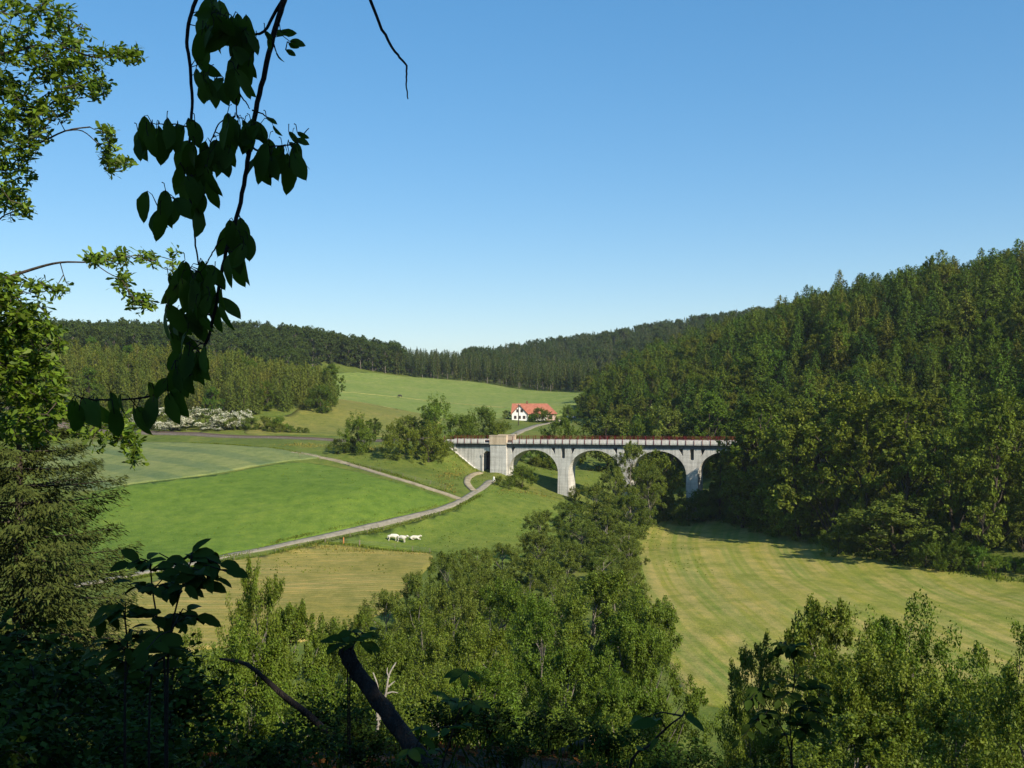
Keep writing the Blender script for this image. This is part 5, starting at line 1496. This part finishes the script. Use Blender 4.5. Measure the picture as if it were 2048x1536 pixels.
BR = [bramble(700 + i) for i in range(4)]
spots = [(-3.3,5.2,.75),(-2.4,4.6,.55),(-1.7,5.0,.5),(-2.9,6.4,.8),(-2.0,6.2,.6),(-1.5,6.6,.45),(-3.9,7.2,1.0),(-2.6,7.8,.8),(-4.6,9.0,1.2),(-3.4,8.9,.9),(-5.2,10.6,1.2),(-4.0,11.0,1.0),(-.6,6.2,.35),(1.1,7.6,.35),(2.2,9.0,.5),(-4.2,6.0,.9),(-3.0,4.2,.5),(-5.0,7.6,1.0),(-2.2,5.4,.55),(-2.7,5.6,.65),(-1.2,8.2,.4),(-.5,8.6,.42),(.3,8.8,.4),(.0,7.4,.3),(.9,9.4,.45),(1.5,9.2,.45),(-1.0,7.2,.35),(1.9,8.2,.4),(2.8,9.6,.55),(-.2,9.8,.5),(-1.6,9.4,.5),(.6,7.0,.28)]
for i, (x, y, sc) in enumerate(spots):
    o = link('bramble_bush', None); o.location = (x, y, gz(x, y) - .03); o.scale = (sc,) * 3; o.rotation_euler = (0, 0, R.random() * 6.28)
    tag(o, 'shaded bramble bush in the dark undergrowth of the bank', 'bush', 'brambles on the shaded bank')
    link('stems', BR[i % 4][0], o); c = link('leaves', BR[i % 4][1], o); c['kind'] = 'stuff'
# fallen leaves and grass blades
g = np.random.default_rng(77)
n = 5000; x = g.uniform(-5, 4, n); y = g.uniform(4, 12.5, n); z = hz(x, y) + .02
v, f = leaf_quads(np.column_stack([x, y, z]), g.normal(0, .3, (n, 3)) + np.array([0, 0, 1]), g.normal(0, 1, (n, 3)), .09 * (.6 + .8 * g.random(n)), .3)
o = link('leaf_litter', mesh_np('leaf_litter', v, f), mat=M['litter']); tag(o, 'reddish-brown fallen leaves scattered over the shaded bank', 'leaves', kind='stuff')
n = 16000; x = g.uniform(-9, 8, n); y = g.uniform(3.5, 15, n); z = hz(x, y) + .1
v, f = leaf_quads(np.column_stack([x, y, z]), g.normal(0, 1, (n, 3)) * [1, 1, .2], g.normal(0, .35, (n, 3)) + np.array([0, 0, 1]), .17 * (.5 + g.random(n)), .04)
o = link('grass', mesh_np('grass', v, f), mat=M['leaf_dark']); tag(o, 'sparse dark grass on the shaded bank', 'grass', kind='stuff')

# uncut grass along the road, paths, fences and field edges
def verge(name, lines, width, n, h, mat, label):
    g = np.random.default_rng(len(name) * 7 + n)
    P = []
    for pxs in lines:
        L = np.array(resample([hit(*p) for p in pxs], 0.8)); P.append(L)
    P = np.vstack(P); q = P[g.integers(0, len(P), n)] + g.normal(0, width, (n, 2))
    z = hz(q[:, 0], q[:, 1]); hh = h * (.4 + g.random(n)) * (0.6 + 0.8 * (vnoise(q[:, 0] / 4, q[:, 1] / 4, 9) + .5))
    v, f = leaf_quads(np.column_stack([q, z + hh * .4]), np.column_stack([g.normal(0, 1, n), g.normal(0, 1, n), g.normal(0, .3, n)]), np.column_stack([g.normal(0, .25, n), g.normal(0, .25, n), np.ones(n)]), hh, .22)
    o = link(name, mesh_np(name, v, f), mat=mat); tag(o, label, 'grass', kind='stuff')


M['verge'] = leaf_mat('verge_grass', [(0.125, 0.16, 0.034), (0.125, 0.16, 0.034)], 0.4, 0.8, 0.05, 0.45)
M['verge_dry'] = leaf_mat('dry_verge_grass', [(0.22, 0.19, 0.07), (0.22, 0.19, 0.07)], 0.3, 0.8, 0.05, 0.4)
verge('verge_grass', [((250,1162),(460,1120),(660,1080),(830,1041),(912,1018),(960,992)), ((350,1127),(560,1083),(760,1040),(870,1011)), ((650,1087),(720,1092),(860,1107)), ((600,908),(700,926),(840,968),(890,984)),
                      ((620,912),(560,899),(470,891),(380,886)), ((895,895),(930,925),(960,945))], .42, 15000, .38, M['verge'], 'unmown green grass along the road, fences and field edges')
verge('meadow_fringe', [((1285,1050),(1340,1037),(1420,1035),(1500,1048),(1580,1066),(1640,1086),(1720,1110),(1820,1130),(1930,1148),(2050,1165)), ((1268,1085),(1262,1130),(1275,1190),(1330,1300))], .8, 6500, .6, M['verge'], 'tall weedy fringe along the edge of the mown meadow')
verge('dry_verge', [((540,1108),(640,1094),(850,1108)), ((560,890),(640,893),(700,892),(780,905)), ((920,930),(880,960),(900,985)), ((1000,985),(1060,985),(1110,1000))], 1.6, 2600, .42, M['verge_dry'], 'sparse straw-coloured grass on the banks near the viaduct')

# weeds and tufts on the pasture and banks
g = np.random.default_rng(88); n = 9000
q = np.column_stack([g.uniform(-95, 40, n), g.uniform(200, 330, n)]); keep = vnoise(q[:, 0] / 9, q[:, 1] / 9, 41) + .6 * vnoise(q[:, 0] / 2.5, q[:, 1] / 2.5, 42) > 0.12
q = q[keep]; n = len(q); px_ = CX + q[:, 0] / q[:, 1] * F
z = hz(q[:, 0], q[:, 1]); hh = .38 * (.4 + g.random(n))
v, f = leaf_quads(np.column_stack([q, z + hh * .3]), g.normal(0, 1, (n, 3)) * [1, 1, .3], np.column_stack([g.normal(0, .5, n), g.normal(0, .5, n), np.ones(n)]), hh, .4)
o = link('weed_tufts', mesh_np('weed_tufts', v, f), mat=M['verge']); tag(o, 'weedy grass tufts dotted over the pasture and banks', 'grass', kind='stuff')
# the summer air of the valley
m = MB(); m.box(-5300, 5300, -480, 9080, -40, 190)
hm, hn, ho = newmat('summer_haze')
vol = hn.nodes.new('ShaderNodeVolumePrincipled'); vol.inputs['Color'].default_value = (0.82, 0.9, 1.0, 1); vol.inputs['Density'].default_value = HAZE; vol.inputs['Anisotropy'].default_value = 0.2
hn.links.new(vol.outputs[0], ho.inputs['Volume'])
o = link('haze', m.mesh('haze'), mat=hm); tag(o, 'thin bluish summer haze over the valley', 'haze', kind='stuff')
